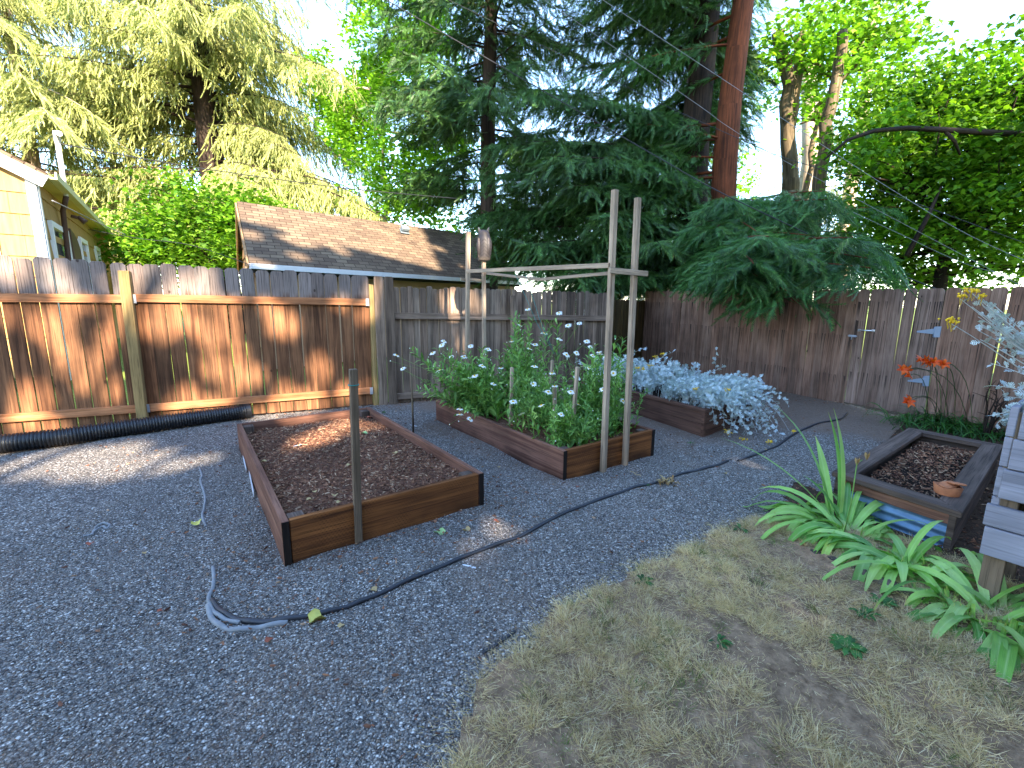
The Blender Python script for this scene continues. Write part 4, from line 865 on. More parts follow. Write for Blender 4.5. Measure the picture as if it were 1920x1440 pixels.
def conifer(name,label,base,top,r0,branches,mats,bark,spr=.30,per=9,sag=.5,hangz=-.35,proto=0,twig=.45,trunkpts=None,group=None,tip=.35):
    """branches: list of (z, azimuth, length, start elevation, droop)"""
    base,top=Vector(base),Vector(top); t=thing(name,(base.x,base.y,0),label,'tree',group); mb=MB(); n=14
    tp=lambda z: lerp(base,top,max(0,min(1,(z-base.z)/(top.z-base.z)))); mb.tube([lerp(base,top,i/n)+Vector((.04*sin(i),.04*cos(i*1.3),0)) for i in range(n+1)],[max(.02,r0*(1-i/n*.75)*(1.25 if i==0 else 1)) for i in range(n+1)],14)
    P=[];D=[];SZ=[]
    for (z,az,L,el,dr) in branches:
        st_=tp(z); h=Vector((cos(az),sin(az),0)); pts=[]; m=max(6,int(L*2.2)); wob=random.uniform(-.25,.25)
        for i in range(m+1):
            s=i/m; q=h*(L*s)+h.cross(up)*(wob*L*s*s*.5)+up*(L*s*sin(el)-dr*L*s*s); pts.append(st_+q)
        mb.tube(pts,[max(.006,.028*L/3*(1-.85*i/m)) for i in range(m+1)],5,cap=False)
        nt_=int(L*per)
        for k in range(nt_):
            s=.12+.88*(k+random.random())/nt_; i=min(m-1,int(s*m)); p=lerp(pts[i],pts[i+1],s*m-i); tg=(pts[i+1]-pts[i]).normalized(); sd_=tg.cross(up).normalized()*random.choice((-1,1))
            tl=twig*(1.1-s*.6)*L*.35*(.5+.8*random.random())+.12; td=(sd_+tg*random.uniform(.3,1.1)+up*random.uniform(-.15,.05)).normalized(); q=max(2,int(tl/(spr*.42)))
            for j in range(q):
                u_=(j+random.random()*.6)/q; pp=p+td*tl*u_+up*(-sag*tl*u_*u_); dd_=(td+up*(hangz-sag*u_)+Vector((random.gauss(0,.4),random.gauss(0,.4),random.gauss(0,.35)))).normalized()
                P.append(pp); D.append(dd_); SZ.append(spr*random.uniform(.65,1.25))
    mb.build('trunk',bark,t); P=np.array([tuple(p) for p in P]); D=np.array([tuple(d) for d in D]); SZ=np.array(SZ)
    V,F_=(sV,sF) if proto==0 else (dV,dF)
    if proto==0: sc=SZ[:,None]*np.array([[1,.8,1]])
    else: sc=SZ[:,None]*np.array([[1,.55,1]])
    scatter('crown',V,F_,P,frames(D,RS.rand(len(P))*6.28),sc,mats,t); return t
def ring(z0,z1,n,L0,L1,az0=-pi,az1=pi,el=.1,dr=.12,jit=.25):
    out=[]
    for k in range(n):
        s=(k+random.random())/n; out.append((lerp(z0,z1,s),random.uniform(az0,az1),lerp(L0,L1,s)*random.uniform(1-jit,1+jit),el+random.gauss(0,.08),dr*random.uniform(.7,1.3)))
    return out
X=lambda px,py,Y: W(px,py,Y)
# redwoods
rw=X(1362,300,11.8); rb=Vector((rw.x-.03,rw.y,0)); br=[b for b in ring(2.4,4.2,34,3.0,3.6,-pi*.98,.05,.12,.15) if not -2.95<b[1]<-2.0]+ring(4.2,13,70,4.2,3.2,-pi,pi,.1,.12)
br=[b for b in br if not((-2.6<b[1]<1.0) and b[0]>3.3)]
br+=[(random.uniform(1.9,2.7),random.uniform(-1.95,-1.6),random.uniform(4.4,5.6),random.uniform(.0,.06),random.uniform(.08,.14)) for _ in range(9)]
br+=[(random.uniform(2.2,3.7),random.uniform(-2.02,-1.55),random.uniform(3.0,4.8),random.uniform(-.02,.08),random.uniform(.10,.2)) for _ in range(22)]
conifer('redwood_tree','redwood with a reddish bare trunk and low sprays hanging over the right fence',rb,Vector((rw.x+.15,rw.y+.1,17)),.36,br,M['redtip'],M['redbark'],.28,22,.5,-.4,twig=.5)
rw=X(1306,300,12.9); br=ring(1.9,4.5,36,3.2,4.2,-pi*1.3,.1,.1,.14)+ring(4.5,13,80,4.4,3.4,-pi,pi,.1,.12)
br=[b for b in br if not (b[0]>3.4 and -2.25<((b[1]+pi)%(2*pi)-pi)<.7) and not (b[0]<3.2 and -2.1<((b[1]+pi)%(2*pi)-pi)<-.9)]
br+=[(z,az,L,.08,.12) for z,az,L in ((2.9,-2.6,5.2),(3.3,-2.8,5.6),(2.5,-2.4,4.2),(2.2,-2.2,3.6),(3.8,-2.9,5.9),(4.5,-2.7,5.8),(5.2,-2.85,5.6),(6,-2.7,5.2),(2.4,-2.75,4.6),(3.0,3.1,5.3),(2.2,-2.5,4.8),(2.6,-3.0,5.4),(1.9,-2.65,4.4))]
conifer('redwood_tree','darkest redwood with dense dark green sprays behind the trellis',Vector((rw.x,rw.y,0)),Vector((rw.x-.1,rw.y,17)),.48,br,M['redwood'],M['bark'],.36,26,.5,-.4,twig=.55)
rw=X(915,300,14.8); br=ring(3.0,4.4,14,1.8,2.4,-1.5,1.2,.0,.06)+[b for b in ring(4.4,15,110,3.2,3.0,-pi,pi,.1,.12) if not(b[0]<6 and -2.9<b[1]<-1.5)]
br+=[(z,az,L,.04,.08) for z,az,L in ((3.2,-.6,3.4),(2.9,-.7,3.2),(3.1,-.3,3.6),(4.2,0,4.),(4.6,-.4,3.8),(4.0,-1.3,2.2))]
conifer('redwood_tree','slimmer redwood rising behind the owl and the garage roof',Vector((rw.x,rw.y,0)),Vector((rw.x+.1,rw.y,18)),.3,br,M['redwood'],M['bark'],.36,20,.5,-.4,twig=.6)
# low branch lying over the garage roof
# golden drooping conifers
tb=X(398,260,19.5); br=[b for b in ring(4.0,14,120,6.4,4.5,-pi,pi,.12,.26,.45) if not(-2.0<b[1]<-1.1 and 4<b[0]<9.5)]
conifer('weeping_conifer','tall golden green conifer with a dark trunk and long drooping sprays','0 0 0' and Vector((tb.x,tb.y,0)),Vector((tb.x-.4,tb.y,19)),.55,br,M['deodar'],M['bark'],.44,23,1.1,-1.0,1,.6)
tb=X(60,260,18.); br=ring(2.5,13,90,5.2,3.5,-pi,pi,.1,.25,.3)
conifer('weeping_conifer','golden conifer with pale trunks rising behind the yellow house',Vector((tb.x,tb.y,0)),Vector((tb.x-.3,tb.y,17)),.3,br,M['deodar'],M['palebark'],.44,22,1.1,-.9,1,.6)
tb=X(1620,180,24.); br=ring(5.5,16,50,4,3,-pi,pi,.1,.25,.3)
conifer('weeping_conifer','distant golden conifer showing above the right maple',Vector((tb.x,tb.y,0)),Vector((tb.x,tb.y,20)),.4,br,M['deodar'],M['palebark'],.42,8,1.0,-.9,1,.5)
# bright maple between the houses
c=X(345,430,13.5); cc=lambda px,py,Y,r:(tuple(X(px,py,Y)),r)
decid('maple_tree','bright green maple filling the gap between the yellow house and the garage',[((c.x,c.y,0),(c.x,c.y,2.8),.14,.06)],[cc(345,440,13.5,(1.9,1.4,1.0)),cc(430,400,14.2,(1.5,1.2,.75)),cc(270,470,13.5,(1.1,1.1,.7)),cc(400,480,13,(1.5,1.1,.6)),cc(330,365,14.5,(.9,1,.5)),cc(490,395,15,(1.0,1,.45))],15000,.135,M['maple'],M['bark'],-.55,1.6)
# light green tree right of the conifer
c=X(720,330,19); t0=X(740,560,19); 
decid('slender_tree','airy fresh green tree with a pale thin trunk behind the garage ridge',[((t0.x,t0.y,0),tuple(X(722,330,19)),.12,.07),(tuple(X(722,330,19)),tuple(X(690,150,19)),.07,.04)],[cc(700,240,19,(1.9,1.4,1.7)),cc(760,330,18.5,(1.7,1.4,1.6)),cc(700,390,18.5,(1.0,1.2,.9)),cc(820,380,17.5,(1.4,1.2,1.2)),cc(640,170,19.5,(1.2,1.2,1.5)),cc(760,100,20,(2.2,1.6,2.4)),cc(830,250,18.5,(1.2,1.2,1.5))],38000,.17,M['lightgreen'],M['palebark'],-.2,1.0)
# multi trunk tree
Y=14.5
def tr_(px0,py0,px1,py1,r0,r1,Y=Y,Y2=None): a=X(px0,py0,Y); b=X(px1,py1,Y2 or Y); return (tuple(a),tuple(b),r0,r1)
decid('multi_trunk_tree','tall tree with several leaning sun flecked trunks behind the right fence',[((*X(1482,500,Y).xy,0),tuple(X(1478,360,Y)),.34,.24),tr_(1478,370,1462,60,.24,.16),tr_(1484,380,1505,60,.19,.12),tr_(1500,420,1540,180,.10,.06)],[cc(1540,230,Y,(.9,.9,1.0)),cc(1500,120,Y,(1.8,1.4,1.2)),cc(1600,120,Y,(1.5,1.4,1.3))],5500,.16,M['lightgreen'],M['greybark'],-.1,1.2)
decid('bare_trunk_tree','dark leaning trunk just right of the multi trunk tree',[((*X(1520,500,13.5).xy,0),tuple(X(1528,390,13.5)),.2,.18),tr_(1528,392,1548,230,.18,.16,13.5),tr_(1548,232,1580,60,.16,.12,13.5)],[cc(1600,60,13.5,(2,1.5,1.0))],2500,.16,M['maple'],M['greybark'],-.1,1.2,limbs=False)
decid('pale_trunk_tree','pale sunlit trunk rising behind the multi trunk tree',[((*X(1515,500,19).xy,0),tuple(X(1522,120,19)),.33,.28)],[cc(1560,30,19,(2,1.5,1.0))],1500,.18,M['lightgreen'],M['palebark'],-.1,1.2,limbs=False)
# right maple
Y=10.5; T0=X(1790,470,Y)
decid('maple_tree','broad maple with glowing yellow green leaves overhanging the right end of the fence',[((T0.x,T0.y,0),tuple(X(1770,440,Y)),.15,.12),tr_(1770,440,1690,330,.08,.04),tr_(1775,430,1850,250,.10,.05),tr_(1690,480,1740,330,.05,.03)],
 [cc(1680,290,Y,(1.3,1.2,.9)),cc(1760,360,Y,(1.5,1.3,1.1)),cc(1850,270,Y,(1.4,1.3,1.1)),cc(1665,400,Y+.5,(.9,1,.8)),cc(1720,460,Y,(1.2,1.1,.7)),cc(1840,420,Y-.5,(1.0,1.1,.9)),cc(1900,330,Y-1,(1.0,1.2,1.2)),cc(1800,210,Y+.4,(1.3,1.2,.6)),cc(1620,500,Y+1,(1.1,.9,.5)),cc(1760,505,Y,(1.3,1,.45)),cc(1900,500,Y-.6,(1.0,.9,.5)),cc(1990,300,Y-1,(1.2,1.2,1.6)),cc(1680,250,Y+1.5,(1.3,1.2,1.0)),cc(1690,330,Y+1.5,(1.1,1,1.0)),cc(1700,190,Y+1,(1.5,1.2,.8)),cc(1850,170,Y,(1.6,1.3,.8)),cc(1930,230,Y-.5,(1.3,1.2,1.0)),cc(1650,450,Y+1.5,(1.0,1,.9)),cc(1700,540,Y+1,(1.6,.8,.4)),cc(1890,450,Y+.5,(1.3,1,.8))],52000,.125,M['maple'],M['bark'],-.35,1.5,spread=.27,hang=.5)
mb=MB(); A=[(1545,300),(1590,262),(1640,245),(1700,240),(1760,243),(1830,247),(1925,252)]
# (arched bare branch belongs to the maple)
par=bpy.data.objects['maple_tree.001']; mb.tube([X(x,y,Y-1.2) for x,y in A],[.018,.03,.04,.045,.05,.055,.06],7); mb.tube([X(1770,243,Y-1.2),X(1790,265,Y-1.2),X(1800,290,Y-1.1)],[.035,.03,.02],6); mb.tube([X(1700,480,Y-1),X(1740,405,Y-1),X(1765,350,Y-.9)],[.05,.04,.02],6); mb.build('branch',M['bark'],par)
# leafy shrub behind gap left of corner and far greenery
decid('background_tree','sunlit yellow green tree far behind the corner of the fences',[((*X(1240,560,24).xy,0),tuple(X(1240,480,24)),.15,.1)],[cc(1240,500,24,(2.5,1.5,1.4)),cc(1400,500,22,(2,1.5,1.6)),cc(1330,380,26,(3.5,1.5,3))],7000,.2,M['lightgreen'],M['bark'],-.2,.9)
decid('background_tree','hazy green tree low behind the far end of the garage',[((*X(880,560,24).xy,0),tuple(X(880,480,24)),.15,.1)],[cc(880,470,24,(3,1.5,1.6)),cc(1010,450,24,(3,1.5,2.2))],8000,.2,M['maple'],M['bark'],-.2,.9)
# ================================================================ SHADE TREES behind the photographer (unseen; crowns shaped and pierced to place the dappled shade)
Lh=Vector((-.38,.925,0)); Ah=Vector((.925,.38,0)); se,ce=sin(SEL),cos(SEL)
def ab(p): return (p.x*Ah.x+p.y*Ah.y, (p.x*Lh.x+p.y*Lh.y)*se+p.z*ce)
LIT=[]  # spots kept sunlit: crown leaves along their sun rays are left out
def vp(px,py,p0,dirv):   # sight line hits vertical plane
    n=Vector((dirv.y,-dirv.x,0)); d=ray(px,py); t=(p0-Vector((0,0,CH))).dot(n)/d.dot(n); return Vector((0,0,CH))+d*t
def litA(px,py,r,r2=None): LIT.append((*ab(vp(px,py,FA0,dA)),r,r2 or r))
for a in ((20,500,.16),(75,500,.14),(110,520,.1),(260,540,.26,.2),(300,530,.22,.3),(330,590,.15),(300,620,.12),(240,590,.14,.35),(245,520,.1,.2),(150,690,.2,.15),(190,722,.16),(60,748,.15),(120,650,.14),(105,600,.1),(60,600,.12,.16),(25,600,.1),
 (390,620,.13,.16),(398,690,.13),(430,610,.1),(528,608,.17),(600,692,.12,.18),(592,740,.11,.1),(470,700,.14),(440,715,.13),(440,650,.09),(640,570,.09),(500,575,.09),(575,770,.3,.07),(500,785,.22,.1),(650,735,.12),(680,590,.08),
 (30,780,.16),(100,805,.2,.09),(400,757,.2,.08),(690,720,.06),(150,570,.13,.06),(420,566,.2,.05),(540,745,.16),(350,740,.12),(330,775,.1),(200,640,.08,.12),(345,545,.12),(385,520,.1),(700,560,.05,.2)): litA(*a)
for px,py,r,r2 in ((838,558,.10,.09),(856,556,.12,.1),(874,560,.09,.1),(895,575,.06,.1),(866,645,.05,.15),(848,580,.11,.11)): LIT.append((*ab(vp(px,py,FB0,dB)),r,r2))
def litG(px,py,r,r2,z=0.): LIT.append((*ab(G(px,py,z)),r,r2))
for a in ((100,873,.55,.15),(175,870,.6,.15),(255,878,.5,.12),(60,850,.35,.15),(210,890,.3,.035),(60,892,.3,.04),(140,845,.2,.06),(305,845,.13,.05),(370,862,.16,.05),(240,835,.2,.05),(40,840,.2,.06),(20,845,.1,.1),(925,991,.07,.035),(895,1031,.07,.03)): litG(*a)
for px,py,r,r2 in ((600,818,.2,.09),(560,835,.12,.05),(650,800,.2,.08),(700,800,.1,.05),(560,785,.2,.06),(640,780,.15,.05)): litG(px,py,r,r2,.2)
for px,py,r,r2 in ((600,400,.5,.25),(560,430,.35,.35),(520,415,.25,.2),(470,440,.2,.2),(610,450,.3,.3),(590,420,.4,.2),(690,440,.3,.2),(480,490,.3,.1),(560,480,.2,.12),(640,470,.2,.15),(820,465,.25,.1),(870,500,.2,.1),(540,398,.6,.15),(660,425,.3,.15),(560,452,.4,.2)): LIT.append((*ab(cd(px,py)),r,r2))
rnd_=random.Random(5)
def bmax(a):   # top of the shaded region on the sun's screen
    if a<-7: return 4.2
    if a<-1.9: return 5.0+.12*sin(3*a)
    if a<3.2: return 8.45
    if a<11: return 14.5
    return 6.8 if a<12.3 else 5.6
LA=np.array(LIT)
def shade(name,label,a0,a1,b0,b1,sp,depth,leafs,base):
    t=thing(name,base,label,'tree'); mb=MB(); A_=rnd_
    hc=((b0+b1)/2+sp*se)/ce; ctr=Ah*((a0+a1)/2)-Lh*sp; tb_=Vector((ctr.x,ctr.y,0)); mb.tube([tb_,tb_+up*(hc*.5),tb_+up*hc],[.35,.28,.15],12)
    for k in range(26):
        q=Ah*rnd_.uniform(a0,a1)-Lh*(sp+rnd_.uniform(0,depth)); zz=(rnd_.uniform(b0,b1)+sp*se)/ce; 
        if zz>3.3: limb(mb,tb_+up*hc*rnd_.uniform(.45,.9),Vector((q.x,q.y,zz)),.10,.02,.1)
    mb.build('trunk',M['bark'],t)
    n=leafs; a=a0+(a1-a0)*RS.rand(n); b=b0+(b1-b0)*RS.rand(n); s=sp+depth*RS.rand(n)
    bm=np.array([bmax(x) for x in a]); ok=(b<bm)
    d=np.min(((a[:,None]-LA[None,:,0])/(LA[None,:,2]+.055))**2+((b[:,None]-LA[None,:,1])/(LA[None,:,3]+.055))**2,axis=1); ok&=d>1
    z=(b+s*se)/ce; ok&=z>3.2
    P=np.stack([a*Ah.x-s*Lh.x,a*Ah.y-s*Lh.y,z],1)[ok]; m=len(P)
    # leaves mostly face the sun
    Dn=np.array(SUN)[None]+RS.randn(m,3)*.45; Dn/=np.linalg.norm(Dn,axis=1,keepdims=True); ax_=np.cross(Dn,RS.randn(m,3)); ax_/=np.linalg.norm(ax_,axis=1,keepdims=True); Rm=np.stack([ax_,np.cross(Dn,ax_),Dn],2)
    scatter('crown',mV,mF,P,Rm,.12+.05*RS.rand(m),M['canopy'],t)
shade('shade_tree','broad tree behind the photographer shading the left of the garden',-8.5,1.6,-1.5,8.6,7.,2.2,150000,(0,0,0))
shade('shade_tree','taller tree behind the photographer shading the right of the garden',1.5,14,-1.5,14.8,7.,3.,200000,(0,0,0))
# unseen wall added behind the camera to block the sun below the crowns
ctr=Ah*1.5-Lh*5.6; hw=thing('rear_shade_wall',(ctr.x,ctr.y,0),'house wall standing behind the photographer','house')
mb=MB(); mb.prism([(-11,0),(11,0),(11,3.9),(-11,3.9)],ctr,Ah,up,-Lh,4,0,0); mb.build('wall',M['tan'],hw)
# ================================================================ WIRES
def wire(pts,r,mat,label):
    mb=MB(); mb.tube(cat([tuple(p) for p in pts],6),r,5); tag(mb.build('overhead_wire',mat),label,'wire')
wire([MAST,X(360,313,10),X(600,347,12),X(740,362,13.0),X(900,376,11.4)],.011,M['wire'],'thin wire sagging from the white mast towards the redwoods')
wire([spt(98,376,.2),X(200,425,9.0),X(235,440,9.6)],.009,M['palewire'],'short pale cable running down from the yellow house eave')
wire([X(165,430,9.0),X(260,447,9.),X(360,460,9),X(470,497,8.8)],.006,M['wire'],'lowest thin wire from the yellow house to the garage')
wire([X(650,-43,9.5),X(1035,180,8.9),X(1225,290,8.3),X(1332,351,7.9),X(1445,406,7.5),X(1658,503,6.9),X(1960,620,6.3)],.009,M['wire'],'thick black cable crossing in front of the dark redwoods')
wire([X(760,-40,9.5),X(1210,180,8.6),X(1300,222,8.4),X(1397,265,8.1),X(1461,293,7.9),X(1570,328,7.6),X(1960,470,6.8)],.005,M['wire'],'thin wire passing just below the others in front of the red trunk')
wire([X(940,-55,9.3),X(1285,180,8.4),X(1357,232,8.2),X(1450,290,8.0),X(1600,370,7.6),X(1960,560,6.9)],.0035,M['palewire'],'thinnest wire crossing the red trunk beside a darker one')
wire([X(1070,-40,9.),X(1403,180,7.8),X(1545,274,7.3),X(1681,361,6.8),X(1817,441,6.4),X(1960,505,6.1)],.0035,M['palewire'],'highest thin wire crossing the right maple')
wire([X(1600,398,6.9),X(1684,437,6.7),X(1817,497,6.4),X(1960,530,6.2)],.003,M['palewire'],'short pale wire low in front of the right maple')
# ================================================================ PLANTS IN THE BEDS
def lance():   # lanceolate leaf, folded and arched
    V=[];Fc=[]
    for i,(t,w_,z) in enumerate(((0,.02,0),(.3,.10,.05),(.6,.12,.06),(.85,.06,.0),(1,0,-.08))):
        V+= [(t,-w_,z+w_*.35),(t,0,z),(t,w_,z+w_*.35)]
    for i in range(4):
        for j in (0,1): a=i*3+j; Fc+= [(a,a+1,a+4),(a,a+4,a+3)]
    return V,Fc
lV,lF=lance()
pet=mat_plain  # shorthand kept for readability
def flower_mesh():
    mb=MB(); n=17
    for k in range(n):
        a=2*pi*k/n+random.gauss(0,.05); d=Vector((cos(a),sin(a),0)); s_=Vector((-sin(a),cos(a),0)); L=.033*random.uniform(.85,1.1); z=random.uniform(-.008,.002)
        mb.raw([d*.006-s_*.003,d*.006+s_*.003,d*L*.75+s_*.006+up*(.002+z*.5),d*L+up*z,d*L*.75-s_*.006+up*(.002+z*.5)],[(0,1,2,3,4)],0)
    V=[];
    for i,(r_,z_) in enumerate(((.010,.001),(.009,.005),(.005,.008),(.0,.009))):
        for j in range(8): V.append((r_*cos(j*pi/4),r_*sin(j*pi/4),z_))
    mb.raw(V,[(i*8+j,i*8+(j+1)%8,(i+1)*8+(j+1)%8,(i+1)*8+j) for i in range(3) for j in range(8)],1); return mb
FM=flower_mesh().build('flower',[M['petal'],M['yellow']]).data; bpy.data.objects.remove(bpy.data.objects['flower'])
def bez(p0,p1,p2,n):
    return [p0*(1-t)**2+p1*2*t*(1-t)+p2*t*t for t in [i/n for i in range(n+1)]]
class Plant:
    def __init__(s,base,label): s.t=thing('daisy_plant',base,label,'daisies','daisies in the raised bed'); s.mb=MB(); s.P=[];s.D=[];s.S=[]; s.base=Vector(base); s.bud=MB()
    def stem(s,p0,p2,lean,leafto=.8,dens=36,ls=.085,r_=.0028):
        L=(p2-p0).length; p1=lerp(p0,p2,.45)+lean; pts=bez(p0,p1,p2,8); s.mb.tube(pts,[lerp(r_*1.3,r_*.6,i/8) for i in range(9)],4,cap=False)
        n=int(L*dens); ph=random.random()*6
        for k in range(n):
            t=(k+random.random())/n*leafto; i=min(7,int(t*8)); p=lerp(pts[i],pts[i+1],t*8-i); tg=(pts[i+1]-pts[i]).normalized(); a=ph+k*2.4; o=tg.orthogonal().normalized(); q=tg.cross(o)
            d=(o*cos(a)+q*sin(a)+tg*random.uniform(.4,1.1)+up*.1).normalized(); s.P.append(p); s.D.append(d); s.S.append(ls*random.uniform(.65,1.3)*(1-.45*t))
        return pts
    def flower(s,p,face):
        o=bpy.data.objects.new('flower',FM); COL.objects.link(o); o.parent=s.t; o.matrix_parent_inverse=s.t.matrix_basis.inverted(); o.location=p; o.rotation_euler=Vector(face).to_track_quat('Z','Y').to_euler(); o.scale=[random.uniform(.95,1.3)]*3
    def done(s):
        s.mb.build('stems',M['daisystem'],s.t); n=len(s.P)
        scatter('leaves',lV,lF,np.array([tuple(p) for p in s.P]),frames(np.array([tuple(d) for d in s.D]),RS.randn(n)*.4),np.array(s.S),M['daisyleaf'],s.t,True)
        if s.bud.v: s.bud.build('buds',M['petal'],s.t)
def bp(a,b,z=.17): return B2A+u2*(B2W*a)+v2*(B2L*b)+up*z
PL=[Plant(bp(.28,.74),'daisies at the far left of the bed leaning out over the left side board'),
    Plant(bp(.62,.66),'tall daisies at the back of the bed against the grey fence'),
    Plant(bp(.5,.33),'dense dark leaved daisies in the middle of the bed with low flowers'),
    Plant(bp(.3,.13),'short leafy daisies in the near left corner of the bed'),
    Plant(bp(.78,.2),'tall leafy daisies beside the two tall front trellis posts')]
FL=[(743,666,0,4.6),(755,691,0,4.6),(811,662,0,4.8),(828,647,0,4.9),(832,640,0,5.1),(846,669,0,4.9),(825,694,0,4.7),(882,649,0,5.2),(904,686,0,4.7),(939,690,0,5.0),(870,669,0,5.2),
    (993,654,1,4.9),(1003,646,1,5.1),(989,580,1,5.1),(1048,587,1,5.0),(1065,610,1,4.9),(1086,606,1,5.1),(1049,636,1,4.8),(1062,665,4,4.6),(1081,662,4,4.6),(1002,687,1,4.5),(1107,651,4,4.9),(1111,667,4,4.6),(1123,660,4,4.7),(1137,671,4,4.5),(1105,690,4,4.5),(1094,687,4,4.6),
    (1028,735,2,4.1),(1040,724,2,4.1),(962,753,2,4.2),(1084,758,4,4.1),(1052,777,3,3.75),(1168,752,4,4.2),(978,776,2,4.0),(862,767,0,4.3),(862,777,0,4.3),(881,786,0,4.2),(1082,708,4,4.4),(1125,664,4,4.9),(915,655,0,5.0),(960,640,1,5.0),(975,610,1,5.2),(1020,625,1,5.0),(1035,700,2,4.3),(1000,720,2,4.2),(1150,700,4,4.3),(925,720,0,4.5),(890,705,0,4.5),(1070,735,3,4.0),(1015,760,2,3.95),(1130,730,4,4.1),(1100,640,1,5.0)]
for px,py,k,Y in FL:
    P_=PL[k]; p=W(px,py,Y); b=P_.base+Vector((random.gauss(0,.12),random.gauss(0,.12),0)); b.z=.16
    top=p-up*.01; P_.stem(b,top,up*.12+Vector((random.gauss(0,.04),random.gauss(0,.04),0)),.72,34); face=Vector((random.gauss(0,.3),-.35+random.gauss(0,.3),1)); P_.flower(p,face)
    if random.random()<.8:   # a side bud
        q=p+Vector((random.gauss(0,.05),random.gauss(0,.05),random.uniform(-.08,.03))); P_.mb.tube([lerp(b,top,.8),q],.0012,3,cap=False); P_.bud.tube([q-up*.004,q+up*.002,q+up*.008],[.004,.006,.001],6)
def fill(k,n,sx,sy,h0,h1,leanv=(0,0,0),ls=.14,dens=36):
    P_=PL[k]
    for i in range(int(n*1.45)):
        b=P_.base+u2*random.gauss(0,sx)+v2*random.gauss(0,sy); L=random.uniform(h0,h1); tip=b+Vector((random.gauss(0,.14),random.gauss(0,.14),1)).normalized()*L+Vector(leanv)*L*random.uniform(.3,1.1)
        P_.stem(b,tip,up*.08,1.0,dens,ls)
        if random.random()<.35: P_.bud.tube([tip-up*.003,tip+up*.003,tip+up*.009],[.003,.0055,.001],6)
fill(0,24,.10,.16,.3,.62,(-.5,-.1,0)); fill(0,14,.10,.16,.4,.7,(-.95,-.3,-.45)); fill(0,14,.1,.2,.35,.75,(0,0,0))
fill(1,26,.14,.22,.5,1.15); fill(0,10,.1,.2,.55,.85,(-.7,-.25,-.1)); fill(4,10,.12,.14,.6,.95,(.1,0,0)); fill(2,34,.16,.2,.3,.62,(-.1,-.1,0),.10,46); fill(3,30,.13,.10,.15,.42,(-.15,-.35,0),.10,50); fill(4,44,.12,.14,.35,.8,(0,0,0),.09,42); fill(4,12,.12,.12,.2,.45,(.7,0,-.1),.09)
fill(2,14,.25,.3,.3,.7,(-.6,-.35,0),.09)
fill(3,8,.2,.03,.2,.3,(-.1,-.9,-.7),.10,50)
for P_ in PL: P_.done()
# ---------------------------------------------------------------- silver leaved plants
def miller():   # lobed felted leaf
    V=[(0,0,0),(1,0,-.1)];Fc=[]
    for i,(t,l_) in enumerate(((.15,.2),(.35,.34),(.55,.36),(.75,.26))):
        for s_ in (-1,1): b=len(V); V+= [(t-.05,0,.0),(t+.07,0,0),(t+l_*.75,s_*l_,.05),(t+l_*.45,s_*(l_+.05),.04)]; Fc+= [(b,b+1,b+2),(b,b+2,b+3)]
    b=len(V); V+= [(.7,-.06,0),(.7,.06,0),(1.05,.09,-.05),(1.05,-.09,-.05)]; Fc+= [(b,b+1,b+2),(b,b+2,b+3)]; b=len(V); V+= [(0,-.03,0),(0,.03,0),(.8,.03,0),(.8,-.03,0)]; Fc+= [(b,b+1,b+2),(b,b+2,b+3)]
    return V,Fc
kV,kF=miller()
def silver(name_label,stems,n_per,ls,fl=None,fs=.016):
    base=stems[0][0]; t=thing('silver_plant',base,name_label,'silver plant'); mb=MB(); P=[];D=[];Sz=[]
    for (a,b,c,dn) in stems:
        pts=bez(Vector(a),Vector(b),Vector(c),10); mb.tube(pts,[.0035*(1-.06*i) for i in range(11)],4,cap=False); n=int(n_per*dn)
        for k in range(n):
            s_=.25+.75*(k+random.random())/n; i=min(9,int(s_*10)); p=lerp(pts[i],pts[i+1],s_*10-i); tg=(pts[i+1]-pts[i]).normalized(); o=tg.orthogonal().normalized(); q=tg.cross(o); aa=random.random()*6.28
            P.append(tuple(p)); D.append(tuple((o*cos(aa)+q*sin(aa)+tg*random.uniform(.3,1.2)+up*.3).normalized())); Sz.append(ls*random.uniform(.6,1.2))
    mb.build('stems',M['millerdry'],t); n=len(P); scatter('leaves',kV,kF,np.array(P),frames(np.array(D),RS.randn(n)*.8),np.array(Sz),M['miller'],t)
    for p in (fl or []):
        fb=MB()
        for k in range(14):
            q=Vector(p)+Vector((random.gauss(0,fs),random.gauss(0,fs),random.gauss(0,fs/2))); fb.tube([q,q+up*.007,q+up*.010],[.003*fs/.016,.009*fs/.016,.004*fs/.016],6)
            if k<3: fb.tube([Vector(p)-up*.04,q],.001,3,cap=False)
        fb.build('flower_cluster',M['yellow'],t)
    return t
def q3(a,b,z=.22): return C3+x3*(1.22*a)+w3*(2.3*b)+up*z
st1=[];st2_=[]
for i in range(230):
    a,b=random.uniform(.08,.9),random.uniform(.22,.97); p=q3(a,b); h=random.uniform(.18,.42)*(1 if b>.3 else .8); d=Vector((random.gauss(0,.16),random.gauss(0,.16),h)); st1.append((p,p+up*h*.6,p+d,1))
for i in range(190):     # mass spilling over the near corner
    a,b=random.uniform(.05,.95),random.uniform(.0,.28); p=q3(a,b+.05,.24); o=(-w3*random.uniform(.3,1.0)+x3*random.gauss(.1,.35)); L=random.uniform(.25,.62)
    st2_.append((p,p+up*random.uniform(.22,.42)+o*L*.5,p+o*L+up*random.uniform(-.15,.30),1.))
for i in range(34):
    p=q3(random.uniform(.2,.9),.03,.3); tx,ty=random.uniform(1345,1470),random.uniform(765,825); g=G(tx,ty,random.uniform(.02,.1)); st2_.append((p,lerp(p,g,.45)+up*random.uniform(.15,.35),g,.75))
